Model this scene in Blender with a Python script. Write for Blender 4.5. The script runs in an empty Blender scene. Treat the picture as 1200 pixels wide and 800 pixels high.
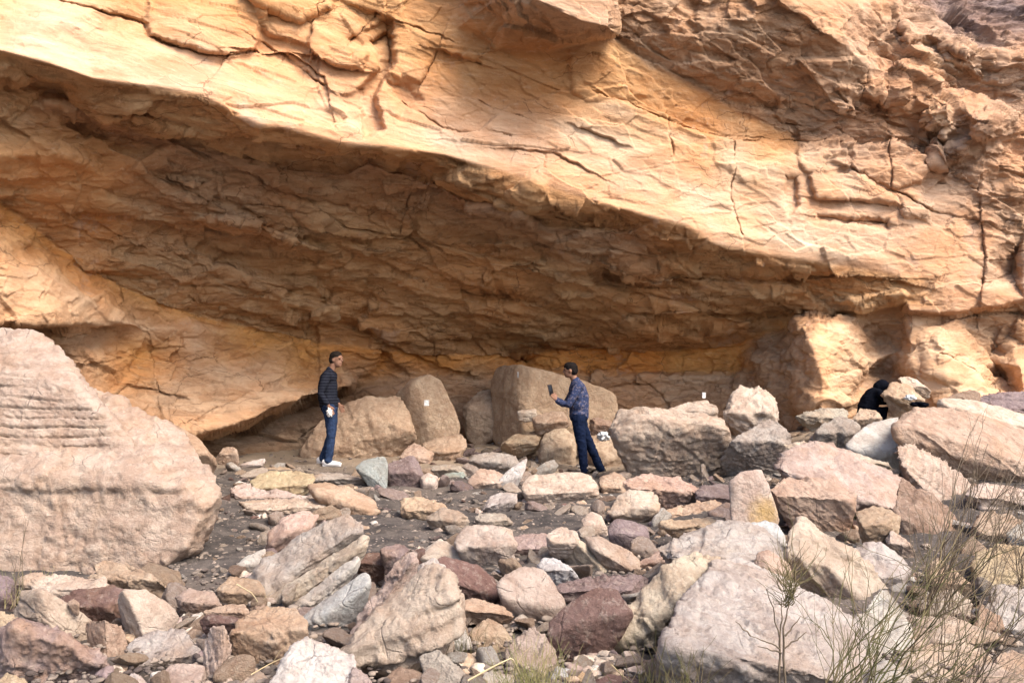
import bpy, bmesh, math, random
import numpy as np
from mathutils import Vector, Matrix
from mathutils.geometry import delaunay_2d_cdt
SC = bpy.context.scene
COL = SC.collection
R = math.radians
rng = random.Random(7)

# ------------------------------------------------------------------ camera
F, CX, CY, PITCH, CAMZ = 900.0, 600.0, 400.0, math.atan(55/900.0), 1.6
cam_d = bpy.data.cameras.new('camera'); cam = bpy.data.objects.new('camera', cam_d); COL.objects.link(cam)
cam_d.sensor_width = 36.0; cam_d.lens = F/1200*36.0; cam_d.clip_start = .05; cam_d.clip_end = 2000
cam.location = (0, 0, CAMZ); cam.rotation_euler = (math.pi/2+PITCH, 0, 0)
SC.camera = cam
SP, CP = math.sin(PITCH), math.cos(PITCH)

def at(px, py, Y):
    """the world point seen at a photo position, at forward distance Y (metres)"""
    px = np.asarray(px, float); py = np.asarray(py, float)
    u = (px-CX)/F; v = (CY-py)/F
    fy = CP - v*SP; fz = SP + v*CP
    return np.stack([u/fy*Y, Y+0*px, CAMZ+fz/fy*Y], -1)

# ------------------------------------------------------------------ noise
_pr = np.random.RandomState(11)
PERM = np.tile(_pr.permutation(256), 3).astype(np.int32)
GR = _pr.normal(size=(256, 3)).astype(np.float32); GR /= np.linalg.norm(GR, axis=1)[:, None]
def noise(p):
    p = np.asarray(p, np.float32)
    i = np.floor(p).astype(np.int32); f = p-i; i &= 255
    w = f*f*f*(f*(f*6-15)+10)
    out = 0
    for dx in (0, 1):
        wx = w[..., 0] if dx else 1-w[..., 0]
        hx = PERM[(i[..., 0]+dx) & 255]
        for dy in (0, 1):
            wy = w[..., 1] if dy else 1-w[..., 1]
            hy = PERM[hx+((i[..., 1]+dy) & 255)]
            for dz in (0, 1):
                wz = w[..., 2] if dz else 1-w[..., 2]
                g = GR[PERM[hy+((i[..., 2]+dz) & 255)]]
                d = g[..., 0]*(f[..., 0]-dx)+g[..., 1]*(f[..., 1]-dy)+g[..., 2]*(f[..., 2]-dz)
                out = out+wx*wy*wz*d
    return out*1.5
def fbm(p, n=4, g=.5, l=2.03):
    a, s = 1.0, 0
    for k in range(n):
        s = s+a*noise(p*(l**k)+17.3*k); a *= g
    return s
def ridged(p, n=3):
    a, s = 1.0, 0
    for k in range(n):
        s = s+a*(1-2*np.abs(noise(p*(2.1**k)+9.1*k))); a *= .5
    return s
def cells(p, jit=.9):
    """nearest and second nearest feature distance, random value, random tilt of the nearest cell"""
    i = np.floor(p).astype(np.int32)
    b1 = np.full(p.shape[:-1], 9., np.float32); b2 = b1.copy()
    val = np.zeros(p.shape[:-1], np.float32); tilt = np.zeros(p.shape[:-1], np.float32)
    for dx in (-1, 0, 1):
        for dy in (-1, 0, 1):
            for dz in (-1, 0, 1):
                c = i+np.array([dx, dy, dz])
                h = PERM[PERM[PERM[c[..., 0] & 255]+(c[..., 1] & 255)]+(c[..., 2] & 255)]
                o = GR[h]*.5*jit+.5
                q = p-(c+o); d = np.sqrt((q*q).sum(-1))
                m = d < b1
                b2 = np.where(m, b1, np.minimum(b2, d)); b1 = np.where(m, d, b1)
                val = np.where(m, PERM[h+31]/255.0, val)
                tilt = np.where(m, (q*GR[PERM[h+77]]).sum(-1), tilt)
    return b1, b2, val, tilt
def terr(x, k, sharp=6.0):
    y = x*k; i = np.floor(y); f = y-i
    return (i+1/(1+np.exp(-sharp*2*(f-.5))))/k

# ------------------------------------------------------------------ objects
def tag(o, label=None, cat=None, group=None, kind=None):
    if label: o['label'] = label
    if cat: o['category'] = cat
    if group: o['group'] = group
    if kind: o['kind'] = kind
    return o
def mesh_obj(name, verts, faces, mat, parent=None, smooth=True, loc=None, cols=None):
    me = bpy.data.meshes.new(name)
    verts = np.asarray(verts, np.float32)
    if isinstance(faces, np.ndarray):
        n, k = faces.shape
        me.vertices.add(len(verts)); me.vertices.foreach_set('co', verts.ravel())
        me.loops.add(n*k); me.loops.foreach_set('vertex_index', faces.astype(np.int32).ravel())
        me.polygons.add(n); me.polygons.foreach_set('loop_start', np.arange(0, n*k, k, dtype=np.int32))
        me.polygons.foreach_set('loop_total', np.full(n, k, np.int32))
        me.update(calc_edges=True)
    else:
        me.from_pydata([tuple(map(float, v)) for v in verts], [], faces); me.update()
    if smooth: me.polygons.foreach_set('use_smooth', [True]*len(me.polygons))
    if cols is not None:
        a = me.color_attributes.new('Tint', 'FLOAT_COLOR', 'POINT')
        c = np.ones((len(verts), 4), np.float32); c[:, :cols.shape[1]] = cols
        a.data.foreach_set('color', c.ravel())
    if mat: me.materials.append(mat)
    o = bpy.data.objects.new(name, me); COL.objects.link(o)
    if parent: o.parent = parent
    if loc is not None: o.location = loc
    return o
def empty(name, loc, rz=0):
    o = bpy.data.objects.new(name, None); COL.objects.link(o); o.location = loc; o.rotation_euler = (0, 0, rz)
    o.empty_display_size = .1
    return o

# ------------------------------------------------------------------ materials
def new_mat(name):
    m = bpy.data.materials.new(name); m.use_nodes = True
    nt = m.node_tree; nt.nodes.clear()
    out = nt.nodes.new('ShaderNodeOutputMaterial'); b = nt.nodes.new('ShaderNodeBsdfPrincipled')
    nt.links.new(b.outputs[0], out.inputs[0]); b.inputs['Roughness'].default_value = .9
    b.inputs['Specular IOR Level'].default_value = .25
    return m, nt, b
class NT:
    def __init__(s, nt): s.nt = nt
    def n(s, t, **k):
        x = s.nt.nodes.new(t)
        for a, v in k.items(): setattr(x, a, v)
        return x
    def l(s, a, b): s.nt.links.new(a, b)
    def val(s, sock, v):
        if hasattr(v, 'is_output') or isinstance(v, bpy.types.NodeSocket): s.l(v, sock)
        else: sock.default_value = v
    def math(s, op, a, b=0.0, c=None):
        x = s.n('ShaderNodeMath', operation=op); s.val(x.inputs[0], a); s.val(x.inputs[1], b)
        if c is not None: s.val(x.inputs[2], c)
        return x.outputs[0]
    def mix(s, f, a, b, mode='MIX'):
        x = s.n('ShaderNodeMix', data_type='RGBA', blend_type=mode)
        s.val(x.inputs[0], f); s.val(x.inputs[6], a); s.val(x.inputs[7], b)
        return x.outputs[2]
    def ramp(s, f, lo, hi, a=0., b=1.):
        x = s.n('ShaderNodeMapRange'); x.interpolation_type = 'SMOOTHSTEP'
        s.val(x.inputs[0], f); s.val(x.inputs[1], lo); s.val(x.inputs[2], hi); s.val(x.inputs[3], a); s.val(x.inputs[4], b)
        return x.outputs[0]
    def noise(s, vec, scale, detail=5, rough=.6, dist=0.):
        x = s.n('ShaderNodeTexNoise'); s.val(x.inputs['Vector'], vec)
        x.inputs['Scale'].default_value = scale; x.inputs['Detail'].default_value = detail
        x.inputs['Roughness'].default_value = rough; x.inputs['Distortion'].default_value = dist
        return x.outputs[0]
    def vor(s, vec, scale, feature='F1'):
        x = s.n('ShaderNodeTexVoronoi', feature=feature); s.val(x.inputs['Vector'], vec); x.inputs['Scale'].default_value = scale
        return x.outputs['Distance']
    def mapping(s, vec, rot=(0, 0, 0), scale=(1, 1, 1)):
        x = s.n('ShaderNodeMapping'); s.val(x.inputs[0], vec); x.inputs[2].default_value = rot; x.inputs[3].default_value = scale
        return x.outputs[0]
    def bump(s, h, strength, dist, normal=None):
        x = s.n('ShaderNodeBump'); s.val(x.inputs['Height'], h)
        s.val(x.inputs['Strength'], strength); x.inputs['Distance'].default_value = dist
        if normal is not None: s.l(normal, x.inputs['Normal'])
        return x.outputs[0]

def make_rock_mat():
    m, nt, b = new_mat('weathered_sandstone'); g = NT(nt)
    oi = g.n('ShaderNodeObjectInfo'); tc = g.n('ShaderNodeTexCoord')
    off = g.n('ShaderNodeVectorMath', operation='ADD')
    g.l(tc.outputs['Object'], off.inputs[0])
    mul = g.n('ShaderNodeVectorMath', operation='SCALE'); g.l(oi.outputs['Random'], mul.inputs['Scale']); mul.inputs[0].default_value = (37, 91, 53)
    g.l(mul.outputs[0], off.inputs[1]); v = off.outputs[0]
    at_ = g.n('ShaderNodeAttribute', attribute_name='bed'); bed = at_.outputs['Fac']
    n1 = g.noise(v, 5, 7, .68); n2 = g.noise(v, 22, 7, .75, .3); n3 = g.noise(v, 90, 5, .8)
    cmb = g.n('ShaderNodeCombineXYZ'); g.l(bed, cmb.inputs[0])
    wob = g.math('ADD', g.math('MULTIPLY', bed, 1.0), g.math('MULTIPLY', n1, .10)); g.l(wob, cmb.inputs[0])
    st = g.noise(cmb.outputs[0], 24, 4, .75)
    col = oi.outputs['Color']
    dark = g.mix(1., col, (.76, .70, .67, 1), 'MULTIPLY')
    lite = g.mix(.5, col, (.56, .50, .43, 1))
    c = g.mix(g.ramp(n1, .38, .62), dark, col)
    c = g.mix(g.ramp(n2, .52, .62, 0, .4), c, lite)
    c = g.mix(g.math('MULTIPLY', g.ramp(g.noise(v, 2.2, 4, .6), .48, .64), oi.outputs['Alpha']), c, (.38, .235, .14, 1))
    c = g.mix(g.ramp(st, .52, .66, 0, .42), c, g.mix(1., c, (.62, .56, .56, 1), 'MULTIPLY'))
    c = g.mix(g.ramp(g.noise(v, 1.7, 5, .65), .56, .7, 0, .45), c, g.mix(1., c, (.70, .58, .54, 1), 'MULTIPLY'))
    c = g.mix(g.ramp(n3, .54, .70, 0, .6), c, g.mix(1., c, (.5, .45, .43, 1), 'MULTIPLY'))
    # thin dark cracks
    vv = g.n('ShaderNodeVectorMath', operation='ADD'); g.l(v, vv.inputs[0])
    ns = g.n('ShaderNodeTexNoise'); g.l(v, ns.inputs['Vector']); ns.inputs['Scale'].default_value = 4
    sc = g.n('ShaderNodeVectorMath', operation='SCALE'); g.l(ns.outputs[1], sc.inputs[0]); sc.inputs['Scale'].default_value = .14; g.l(sc.outputs[0], vv.inputs[1])
    ed = g.vor(vv.outputs[0], 3.2, 'DISTANCE_TO_EDGE')
    crk = g.math('MULTIPLY', g.ramp(ed, .0, .022, 1, 0), g.ramp(n1, .5, .6))
    c = g.mix(g.math('MULTIPLY', crk, .35), c, (.07, .05, .045, 1))
    g.l(c, b.inputs['Base Color'])

    def chips(vec, sc_):
        x = g.n('ShaderNodeTexVoronoi'); g.l(vec, x.inputs['Vector']); x.inputs['Scale'].default_value = sc_; x.inputs['Randomness'].default_value = 1.
        s_ = g.n('ShaderNodeSeparateColor'); g.l(x.outputs['Color'], s_.inputs[0]); return g.math('ADD', s_.outputs[0], g.math('MULTIPLY', x.outputs['Distance'], -.8))
    dst = g.n('ShaderNodeVectorMath', operation='MULTIPLY_ADD'); g.l(ns.outputs[1], dst.inputs[0]); dst.inputs[1].default_value = (.12, .12, .12); g.l(v, dst.inputs[2])
    h = g.math('ADD', g.math('MULTIPLY', n2, .6), g.math('MULTIPLY', n3, .35)); h = g.math('ADD', h, g.math('MULTIPLY', chips(dst.outputs[0], 13), .45)); h = g.math('ADD', h, g.math('MULTIPLY', chips(dst.outputs[0], 38), .22))
    h = g.math('ADD', h, g.math('MULTIPLY', st, .18))
    h = g.math('SUBTRACT', h, g.math('MULTIPLY', crk, .25))
    g.l(g.bump(h, .9, .035), b.inputs['Normal'])
    b.inputs['Roughness'].default_value = .92
    return m
def make_cliff_mat():
    m, nt, b = new_mat('cliff_sandstone'); g = NT(nt)
    tc = g.n('ShaderNodeTexCoord'); P = tc.outputs['Object']
    a = g.n('ShaderNodeAttribute', attribute_name='Tint'); col = a.outputs['Color']; ruf = a.outputs['Alpha']
    # bedding drifts down towards the far end of the wall
    B = g.mapping(P, rot=(0, R(12), R(-38)), scale=(.5, 1.0, 1.9))
    n0 = g.noise(P, .55, 4, .55); n1 = g.noise(B, 1.6, 7, .66, .5); n2 = g.noise(B, 9, 7, .75, .3); n3 = g.noise(P, 34, 6, .8)
    c = g.mix(g.ramp(n1, .36, .64), g.mix(1., col, (.76, .66, .58, 1), 'MULTIPLY'), col)
    c = g.mix(g.ramp(n0, .45, .62, 0, .55), c, g.mix(1., col, (1.06, .80, .58, 1), 'MULTIPLY'))
    c = g.mix(g.ramp(n2, .52, .70, 0, .55), c, g.mix(.5, col, (.62, .47, .34, 1)))
    c = g.mix(g.math('MULTIPLY', g.ramp(g.noise(B, 2.6, 6, .7, 1.), .50, .60), ruf), c, g.mix(1., c, (.50, .46, .44, 1), 'MULTIPLY'))
    c = g.mix(g.ramp(g.noise(P, 1.1, 6, .7), .60, .70, 0, .5), c, (.46, .33, .26, 1))
    c = g.mix(g.ramp(n3, .55, .72, 0, .5), c, g.mix(1., c, (.6, .5, .42, 1), 'MULTIPLY'))
    ns = g.n('ShaderNodeTexNoise'); g.l(P, ns.inputs['Vector']); ns.inputs['Scale'].default_value = 1.3; ns.inputs['Detail'].default_value = 6
    sc = g.n('ShaderNodeVectorMath', operation='SCALE'); g.l(ns.outputs[1], sc.inputs[0]); sc.inputs['Scale'].default_value = .9
    vv = g.n('ShaderNodeVectorMath', operation='ADD'); g.l(B, vv.inputs[0]); g.l(sc.outputs[0], vv.inputs[1])
    ed = g.vor(vv.outputs[0], 1.1, 'DISTANCE_TO_EDGE')
    crk = g.math('MULTIPLY', g.ramp(ed, .0, .012, 1, 0), g.ramp(g.noise(P, .8, 3, .5), .48, .56))
    c = g.mix(g.math('MULTIPLY', crk, .55), c, (.11, .06, .035, 1))
    g.l(c, b.inputs['Base Color'])

    def chips(vec, sc_):
        x = g.n('ShaderNodeTexVoronoi'); g.l(vec, x.inputs['Vector']); x.inputs['Scale'].default_value = sc_; x.inputs['Randomness'].default_value = 1.
        s_ = g.n('ShaderNodeSeparateColor'); g.l(x.outputs['Color'], s_.inputs[0]); return g.math('ADD', s_.outputs[0], g.math('MULTIPLY', x.outputs['Distance'], -.8))
    h = g.math('ADD', g.math('MULTIPLY', n2, .8), g.math('MULTIPLY', n3, .4)); h = g.math('ADD', h, g.math('MULTIPLY', chips(vv.outputs[0], 4.5), .5)); h = g.math('ADD', h, g.math('MULTIPLY', chips(vv.outputs[0], 13), .22))
    h = g.math('ADD', h, g.math('MULTIPLY', g.noise(P, 48, 4, .7), .3))
    h = g.math('SUBTRACT', h, g.math('MULTIPLY', crk, .4))
    g.l(g.bump(h, g.math('MULTIPLY_ADD', ruf, .55, .38), .06), b.inputs['Normal'])
    b.inputs['Roughness'].default_value = .93
    return m
def make_ground_mat():
    m, nt, b = new_mat('dark_gritty_soil'); g = NT(nt)
    tc = g.n('ShaderNodeTexCoord'); P = tc.outputs['Object']
    n0 = g.noise(P, .7, 4, .6); n1 = g.noise(P, 5, 6, .7); n2 = g.noise(P, 40, 4, .8)
    c = g.mix(g.ramp(n1, .35, .65), (.040, .036, .036, 1), (.10, .086, .080, 1))
    c = g.mix(g.ramp(n0, .50, .68, 0, .6), c, (.17, .14, .12, 1))
    sp_ = g.n('ShaderNodeSeparateXYZ'); g.l(P, sp_.inputs[0])     # pale cave dust farther in
    c = g.mix(g.ramp(g.math('ADD', sp_.outputs[1], g.math('MULTIPLY', n0, 3.)), 12.0, 14.2, 0, .85), c, (.30, .235, .175, 1))
    x = g.n('ShaderNodeTexVoronoi'); g.l(P, x.inputs['Vector']); x.inputs['Scale'].default_value = 26
    sp = g.math('MULTIPLY', g.ramp(x.outputs['Distance'], .22, .34, 1, 0), g.ramp(g.math('FRACT', g.math('MULTIPLY', x.outputs['Color'], 3.7)), .6, .62))
    c = g.mix(g.math('MULTIPLY', sp, .8), c, (.33, .27, .24, 1))
    c = g.mix(g.ramp(n2, .6, .75, 0, .5), c, (.27, .23, .2, 1))
    g.l(c, b.inputs['Base Color'])
    h = g.math('ADD', g.math('ADD', g.math('MULTIPLY', n1, .6), g.math('MULTIPLY', n2, .35)), g.math('MULTIPLY', sp, .5))
    g.l(g.bump(h, .9, .04), b.inputs['Normal'])
    return m
def plain(name, col, rough=.85, var=.25, scale=30):
    m, nt, b = new_mat(name); g = NT(nt)
    tc = g.n('ShaderNodeTexCoord'); n = g.noise(tc.outputs['Object'], scale, 4, .6)
    c = (*col, 1)
    g.l(g.mix(g.ramp(n, .35, .65), tuple(x*(1-var) for x in col)+(1,), tuple(min(1, x*(1+var)) for x in col)+(1,)), b.inputs['Base Color'])
    b.inputs['Roughness'].default_value = rough
    g.l(g.bump(n, .3, .01), b.inputs['Normal'])
    return m
ROCK = make_rock_mat(); CLIFF = make_cliff_mat(); SOIL = make_ground_mat()

# ------------------------------------------------------------------ light
SUN_EL, SUN_AZ = 47, 46            # azimuth measured from straight behind the camera towards the photographer's right
w = bpy.data.worlds.new('World'); SC.world = w; w.use_nodes = True
wn = w.node_tree; bg = wn.nodes['Background']
sky = wn.nodes.new('ShaderNodeTexSky'); sky.sky_type = 'NISHITA'; sky.sun_disc = False
sdir = Vector((math.sin(R(SUN_AZ))*math.cos(R(SUN_EL)), -math.cos(R(SUN_AZ))*math.cos(R(SUN_EL)), math.sin(R(SUN_EL))))
sky.sun_elevation = R(SUN_EL); sky.sun_rotation = math.atan2(sdir.x, sdir.y)
sky.air_density = 1.0; sky.dust_density = 3.0; sky.ozone_density = .6
wn.links.new(sky.outputs[0], bg.inputs[0]); bg.inputs[1].default_value = .125
sl = bpy.data.lights.new('sun', 'SUN'); so = bpy.data.objects.new('sun', sl); COL.objects.link(so)
sl.energy = 2.75; sl.angle = R(30); sl.color = (1.0, .87, .72)
so.rotation_euler = sdir.to_track_quat('Z', 'Y').to_euler()
SC.cycles.max_bounces = 6; SC.cycles.diffuse_bounces = 5
SC.view_settings.view_transform = 'Standard'; SC.view_settings.look = 'None'
SC.view_settings.exposure = 1.34; SC.view_settings.gamma = 1; SC.view_settings.use_curve_mapping = False
# ------------------------------------------------------------------ the ground
GP = [  # contact points traced from the photo: x, y, forward distance
 (-150,640,6.2),(0,690,5.6),(100,680,5.8),(200,645,6.4),(245,580,8.6),(200,700,5.0),(0,760,4.0),(100,790,3.7),(300,780,3.7),
 (0,900,2.7),(300,900,2.7),(600,900,2.65),(900,900,2.6),(1200,900,2.55),(-250,850,3.2),(1450,900,2.6),
 (300,620,7.4),(400,640,6.8),(500,620,7.5),(250,660,6.0),(350,560,10.6),(385,546,12.0),(270,545,12.4),(450,572,9.9),
 (520,600,8.4),(560,650,6.2),(600,700,5.0),(500,740,4.3),(650,790,3.75),(450,790,3.7),
 (600,560,11.0),(695,556,12.3),(780,560,11.2),(650,590,9.0),(700,640,6.7),(760,670,5.8),(800,700,5.0),
 (600,520,14.6),(450,530,14.2),(700,515,15.0),(850,520,14.2),(900,545,11.6),(860,600,7.9),(950,640,6.5),(1000,720,4.6),(900,800,3.6),
 (1000,560,9.6),(1000,500,12.6),(1060,490,13.0),(1150,480,13.0),(1250,490,12.6),(1140,570,8.6),(1250,590,8.2),(1100,640,6.3),(1200,660,5.8),
 (1100,740,4.3),(1250,760,4.1),(1100,800,3.5),(1400,700,5.0),(1400,560,9.0),(-200,560,9.5),(-400,600,8.0),(1500,500,12.5)]
gw = np.array([at(x, y, d) for x, y, d in GP])
ex = np.array([[x, y, z] for x in (-60, -20, 0, 20, 60) for y, z in ((-60, -14), (-20, -4.5), (-6, -.9), (0.5, .05))]
              + [[x, y, z] for x, z in ((-30, 1.5), (-14, .6), (16, 1.6), (30, 2.4)) for y in (8, 18, 40)] + [[x, y, 1.0] for x in (-6, 0, 6) for y in (20, 45)])
gw = np.concatenate([gw, ex])
def _k(r): return r
_A = np.zeros((len(gw)+3, len(gw)+3)); _d = np.linalg.norm(gw[:, None, :2]-gw[None, :, :2], axis=-1)
_A[:len(gw), :len(gw)] = _k(_d)-np.eye(len(gw))*.25
_Q = np.c_[np.ones(len(gw)), gw[:, :2]]; _A[:len(gw), len(gw):] = _Q; _A[len(gw):, :len(gw)] = _Q.T
_W = np.linalg.solve(_A, np.r_[gw[:, 2], 0, 0, 0])
def ground(x, y):
    x = np.asarray(x, float); y = np.asarray(y, float); sh = x.shape
    x = x.ravel(); y = y.ravel(); out = _W[-3]+_W[-2]*x+_W[-1]*y
    for i in range(len(gw)): out = out+_W[i]*_k(np.hypot(x-gw[i, 0], y-gw[i, 1]))
    return out.reshape(sh)
def on_ground(px, py):
    """forward distance at which the sight line at a photo position meets the ground"""
    Y = np.linspace(2.2, 17, 300); p = at(np.full(300, px), np.full(300, py), 1.0)
    d = p[0]-np.array([0, 0, CAMZ]); z = CAMZ+d[2]*Y
    below = z < ground(d[0]*Y, Y)
    k = int(np.argmax(below)) if below.any() else 250
    return float(Y[k])
def axis(lo, hi, s, far, n):
    a = np.arange(lo, hi, s); t = np.linspace(0, 1, n)[1:]
    return np.r_[(lo-(far*t**3))[::-1], a, hi+far*t**3]
gx = axis(-9, 11, .045, 140, 14); gy = axis(1.2, 17, .045, 140, 14)
GX, GY = np.meshgrid(gx, gy)
GZ = ground(GX, GY)
_P3 = np.stack([GX, GY, 0*GX], -1)
_near = np.exp(-((np.hypot(GX, GY-8)/14)**4))
GZ = GZ+_near*(.05*fbm(_P3*1.3, 4)+.018*ridged(_P3*6, 3)+.006*noise(_P3*25))+(1-_near)*.8*fbm(_P3*.08, 4)
def grid_faces(ny, nx):
    i = np.arange(ny*nx).reshape(ny, nx)
    return np.stack([i[:-1, :-1], i[:-1, 1:], i[1:, 1:], i[1:, :-1]], -1).reshape(-1, 4)
GZ = GZ-.06*np.exp(-((GY-3.6)/1.5)**4)*(np.abs(GX) < 12)
g_ = mesh_obj('ground', np.stack([GX, GY, GZ], -1).reshape(-1, 3), grid_faces(*GX.shape), SOIL)
tag(g_, kind='structure')

# ------------------------------------------------------------------ the cliff
ZN = {  # rock colour and roughness by zone; S paints in underside shade, G darkens recesses
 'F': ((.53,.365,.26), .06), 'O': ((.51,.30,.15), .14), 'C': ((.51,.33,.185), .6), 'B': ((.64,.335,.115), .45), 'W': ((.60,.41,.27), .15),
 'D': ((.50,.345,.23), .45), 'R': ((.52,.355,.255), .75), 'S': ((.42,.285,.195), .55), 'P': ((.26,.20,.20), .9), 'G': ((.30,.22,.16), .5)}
V2, VY, VZ, ED = [], [], [], []
def line(pts, zone=None, closed=False):
    s = len(V2)
    for p in pts:
        V2.append((p[0], p[1])); VY.append(p[2]); VZ.append(p[3] if len(p) > 3 else zone)
    for i in range(len(pts)-1): ED.append((s+i, s+i+1))
def dots(pts):
    for p in pts: line([p])
def shift(pts, dx, dy, dY=0): return [(p[0]+dx, p[1]+dy, p[2]+dY) for p in pts]
LIP = [(-270,-20,6.6),(-120,25,7.2),(0,60,7.8),(60,76,8.1),(110,93,8.35),(200,105,8.8),(235,112,9.0),(300,145,9.35),(345,152,9.6),(400,168,9.9),(450,172,10.15),
       (520,182,10.5),(600,204,10.85),(642,218,11.05),(720,243,11.4),(770,256,11.65),(805,264,11.8),(838,286,12.05),(900,299,12.4),(1000,312,12.9),(1062,325,13.2)]
line(shift(LIP, 0, -2), 'F'); line(shift(LIP, 0, 2, .03), 'C')
MID = [(62,100,8.85),(130,137,9.45),(200,163,9.95),(300,187,10.6),(400,201,11.0),(430,186,10.75),(458,200,10.95),(520,218,11.25),(545,234,11.5),(600,240,11.65),(640,262,11.95),(735,268,12.1)]
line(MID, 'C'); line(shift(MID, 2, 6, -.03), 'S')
JUN = [(-270,40,7.2),(-120,140,8.3),(0,235,9.5),(60,282,10.3),(110,322,11.05),(140,334,11.4),(230,368,12.5),(290,382,13.2),(340,393,13.8),(385,402,14.2),(450,408,14.8),
       (540,411,15.2),(600,413,15.6),(700,406,15.6),(800,409,15.4),(870,398,15.0),(930,372,14.2)]
line(JUN, 'C'); line(shift(JUN, 0, 3), 'B')
RISE = [(-40,140,8.4),(0,156,8.7),(80,162,9.25),(122,186,9.75)]
line(RISE, 'C'); line(shift(RISE, 0, 22, .0), 'O')
line([(400,262,11.9),(520,285,12.5),(640,318,13.1),(720,335,13.4),(800,352,13.7)], 'C')
line(shift([(400,262,11.9),(520,285,12.5),(640,318,13.1),(720,335,13.4),(800,352,13.7)], 0, 5), 'C')
line([(860,372,14.2),(930,352,13.6),(1000,340,13.35)], 'C')
# pillar, niche and the end of the roof
line([(930,372,14.0),(1003,368,13.7),(1062,352,13.45)], 'C'); line([(932,376,13.5),(960,374,13.35),(1001,374,13.6)], 'D')
line([(1014,380,13.95),(1050,366,13.9)], 'D'); line([(1068,372,13.6),(1066,410,13.55),(1076,452,13.35),(1080,640,13.2)], 'W')
line([(1054,380,13.95),(1050,412,14.0),(1056,455,13.85),(1060,640,13.8)], 'D')
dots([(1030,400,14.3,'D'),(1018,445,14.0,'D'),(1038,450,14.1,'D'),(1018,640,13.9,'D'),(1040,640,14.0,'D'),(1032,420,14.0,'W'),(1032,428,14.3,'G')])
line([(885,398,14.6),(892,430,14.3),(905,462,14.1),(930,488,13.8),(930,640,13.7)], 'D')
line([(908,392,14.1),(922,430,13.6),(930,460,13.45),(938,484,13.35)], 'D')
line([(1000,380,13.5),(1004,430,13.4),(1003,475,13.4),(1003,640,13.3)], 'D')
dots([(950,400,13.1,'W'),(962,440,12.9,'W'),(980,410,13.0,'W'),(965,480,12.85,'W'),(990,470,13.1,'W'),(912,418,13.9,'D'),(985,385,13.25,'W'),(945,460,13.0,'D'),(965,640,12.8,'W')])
# lower wall at the far side
line([(1066,364,13.35),(1120,366,13.3),(1200,350,13.3),(1330,335,13.4),(1470,330,13.6)], 'F')
line([(1068,370,13.65),(1120,373,13.6),(1200,358,13.6),(1330,345,13.7),(1470,340,13.9)], 'D')
dots([(1100,400,13.4,'W'),(1130,420,13.35,'W'),(1110,455,13.1,'W'),(1150,465,13.0,'W'),(1155,420,13.9,'D'),(1180,395,14.0,'G'),(1172,440,14.0,'D'),(1195,430,13.2,'W'),(1200,470,13.1,'W'),
      (1250,420,13.3,'W'),(1330,430,13.4,'D'),(1470,450,13.6,'D'),(1120,640,12.9,'D'),(1200,640,12.9,'D'),(1330,640,13.0,'D'),(1470,640,13.2,'D')])
# cave back wall
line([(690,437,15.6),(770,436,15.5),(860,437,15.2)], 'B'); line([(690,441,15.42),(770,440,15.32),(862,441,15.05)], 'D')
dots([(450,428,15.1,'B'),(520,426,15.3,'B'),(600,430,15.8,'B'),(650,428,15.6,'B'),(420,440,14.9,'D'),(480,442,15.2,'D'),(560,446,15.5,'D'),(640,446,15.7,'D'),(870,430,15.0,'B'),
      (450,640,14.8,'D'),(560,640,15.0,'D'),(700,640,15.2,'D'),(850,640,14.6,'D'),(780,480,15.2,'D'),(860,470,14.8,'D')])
# near end of the cave wall
dots([(-270,180,7.6,'W'),(-120,260,8.2,'W'),(-50,330,8.5,'W'),(0,310,9.2,'W'),(45,320,9.7,'W'),(95,345,10.3,'W'),(60,365,9.75,'W'),(125,372,10.8,'W')])
line([(-270,400,7.6),(-80,392,8.7),(0,378,9.25),(60,377,9.8),(125,378,10.9)], 'W'); line([(-270,410,8.1),(-80,402,9.3),(0,388,10.0),(60,386,10.5),(125,386,11.3)], 'D')
dots([(170,385,11.6,'W'),(230,385,12.3,'W'),(300,402,13.0,'B'),(165,415,11.9,'Y' if False else 'B'),(100,430,10.9,'D'),(0,450,10.2,'D'),(-120,460,9.2,'D'),(-270,470,8.0,'D'),
      (230,430,12.3,'D'),(300,432,12.9,'D'),(360,425,13.9,'B'),(180,470,11.7,'D'),(120,480,11.2,'D'),(330,452,12.9,'D')])
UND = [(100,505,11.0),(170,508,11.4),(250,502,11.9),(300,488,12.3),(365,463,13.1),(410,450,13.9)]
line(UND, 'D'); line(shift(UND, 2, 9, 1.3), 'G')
dots([(170,640,12.5,'G'),(250,640,13.0,'G'),(330,640,13.7,'G'),(0,640,10.6,'G'),(-120,640,9.6,'G'),(-270,640,8.4,'G')])
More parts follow.
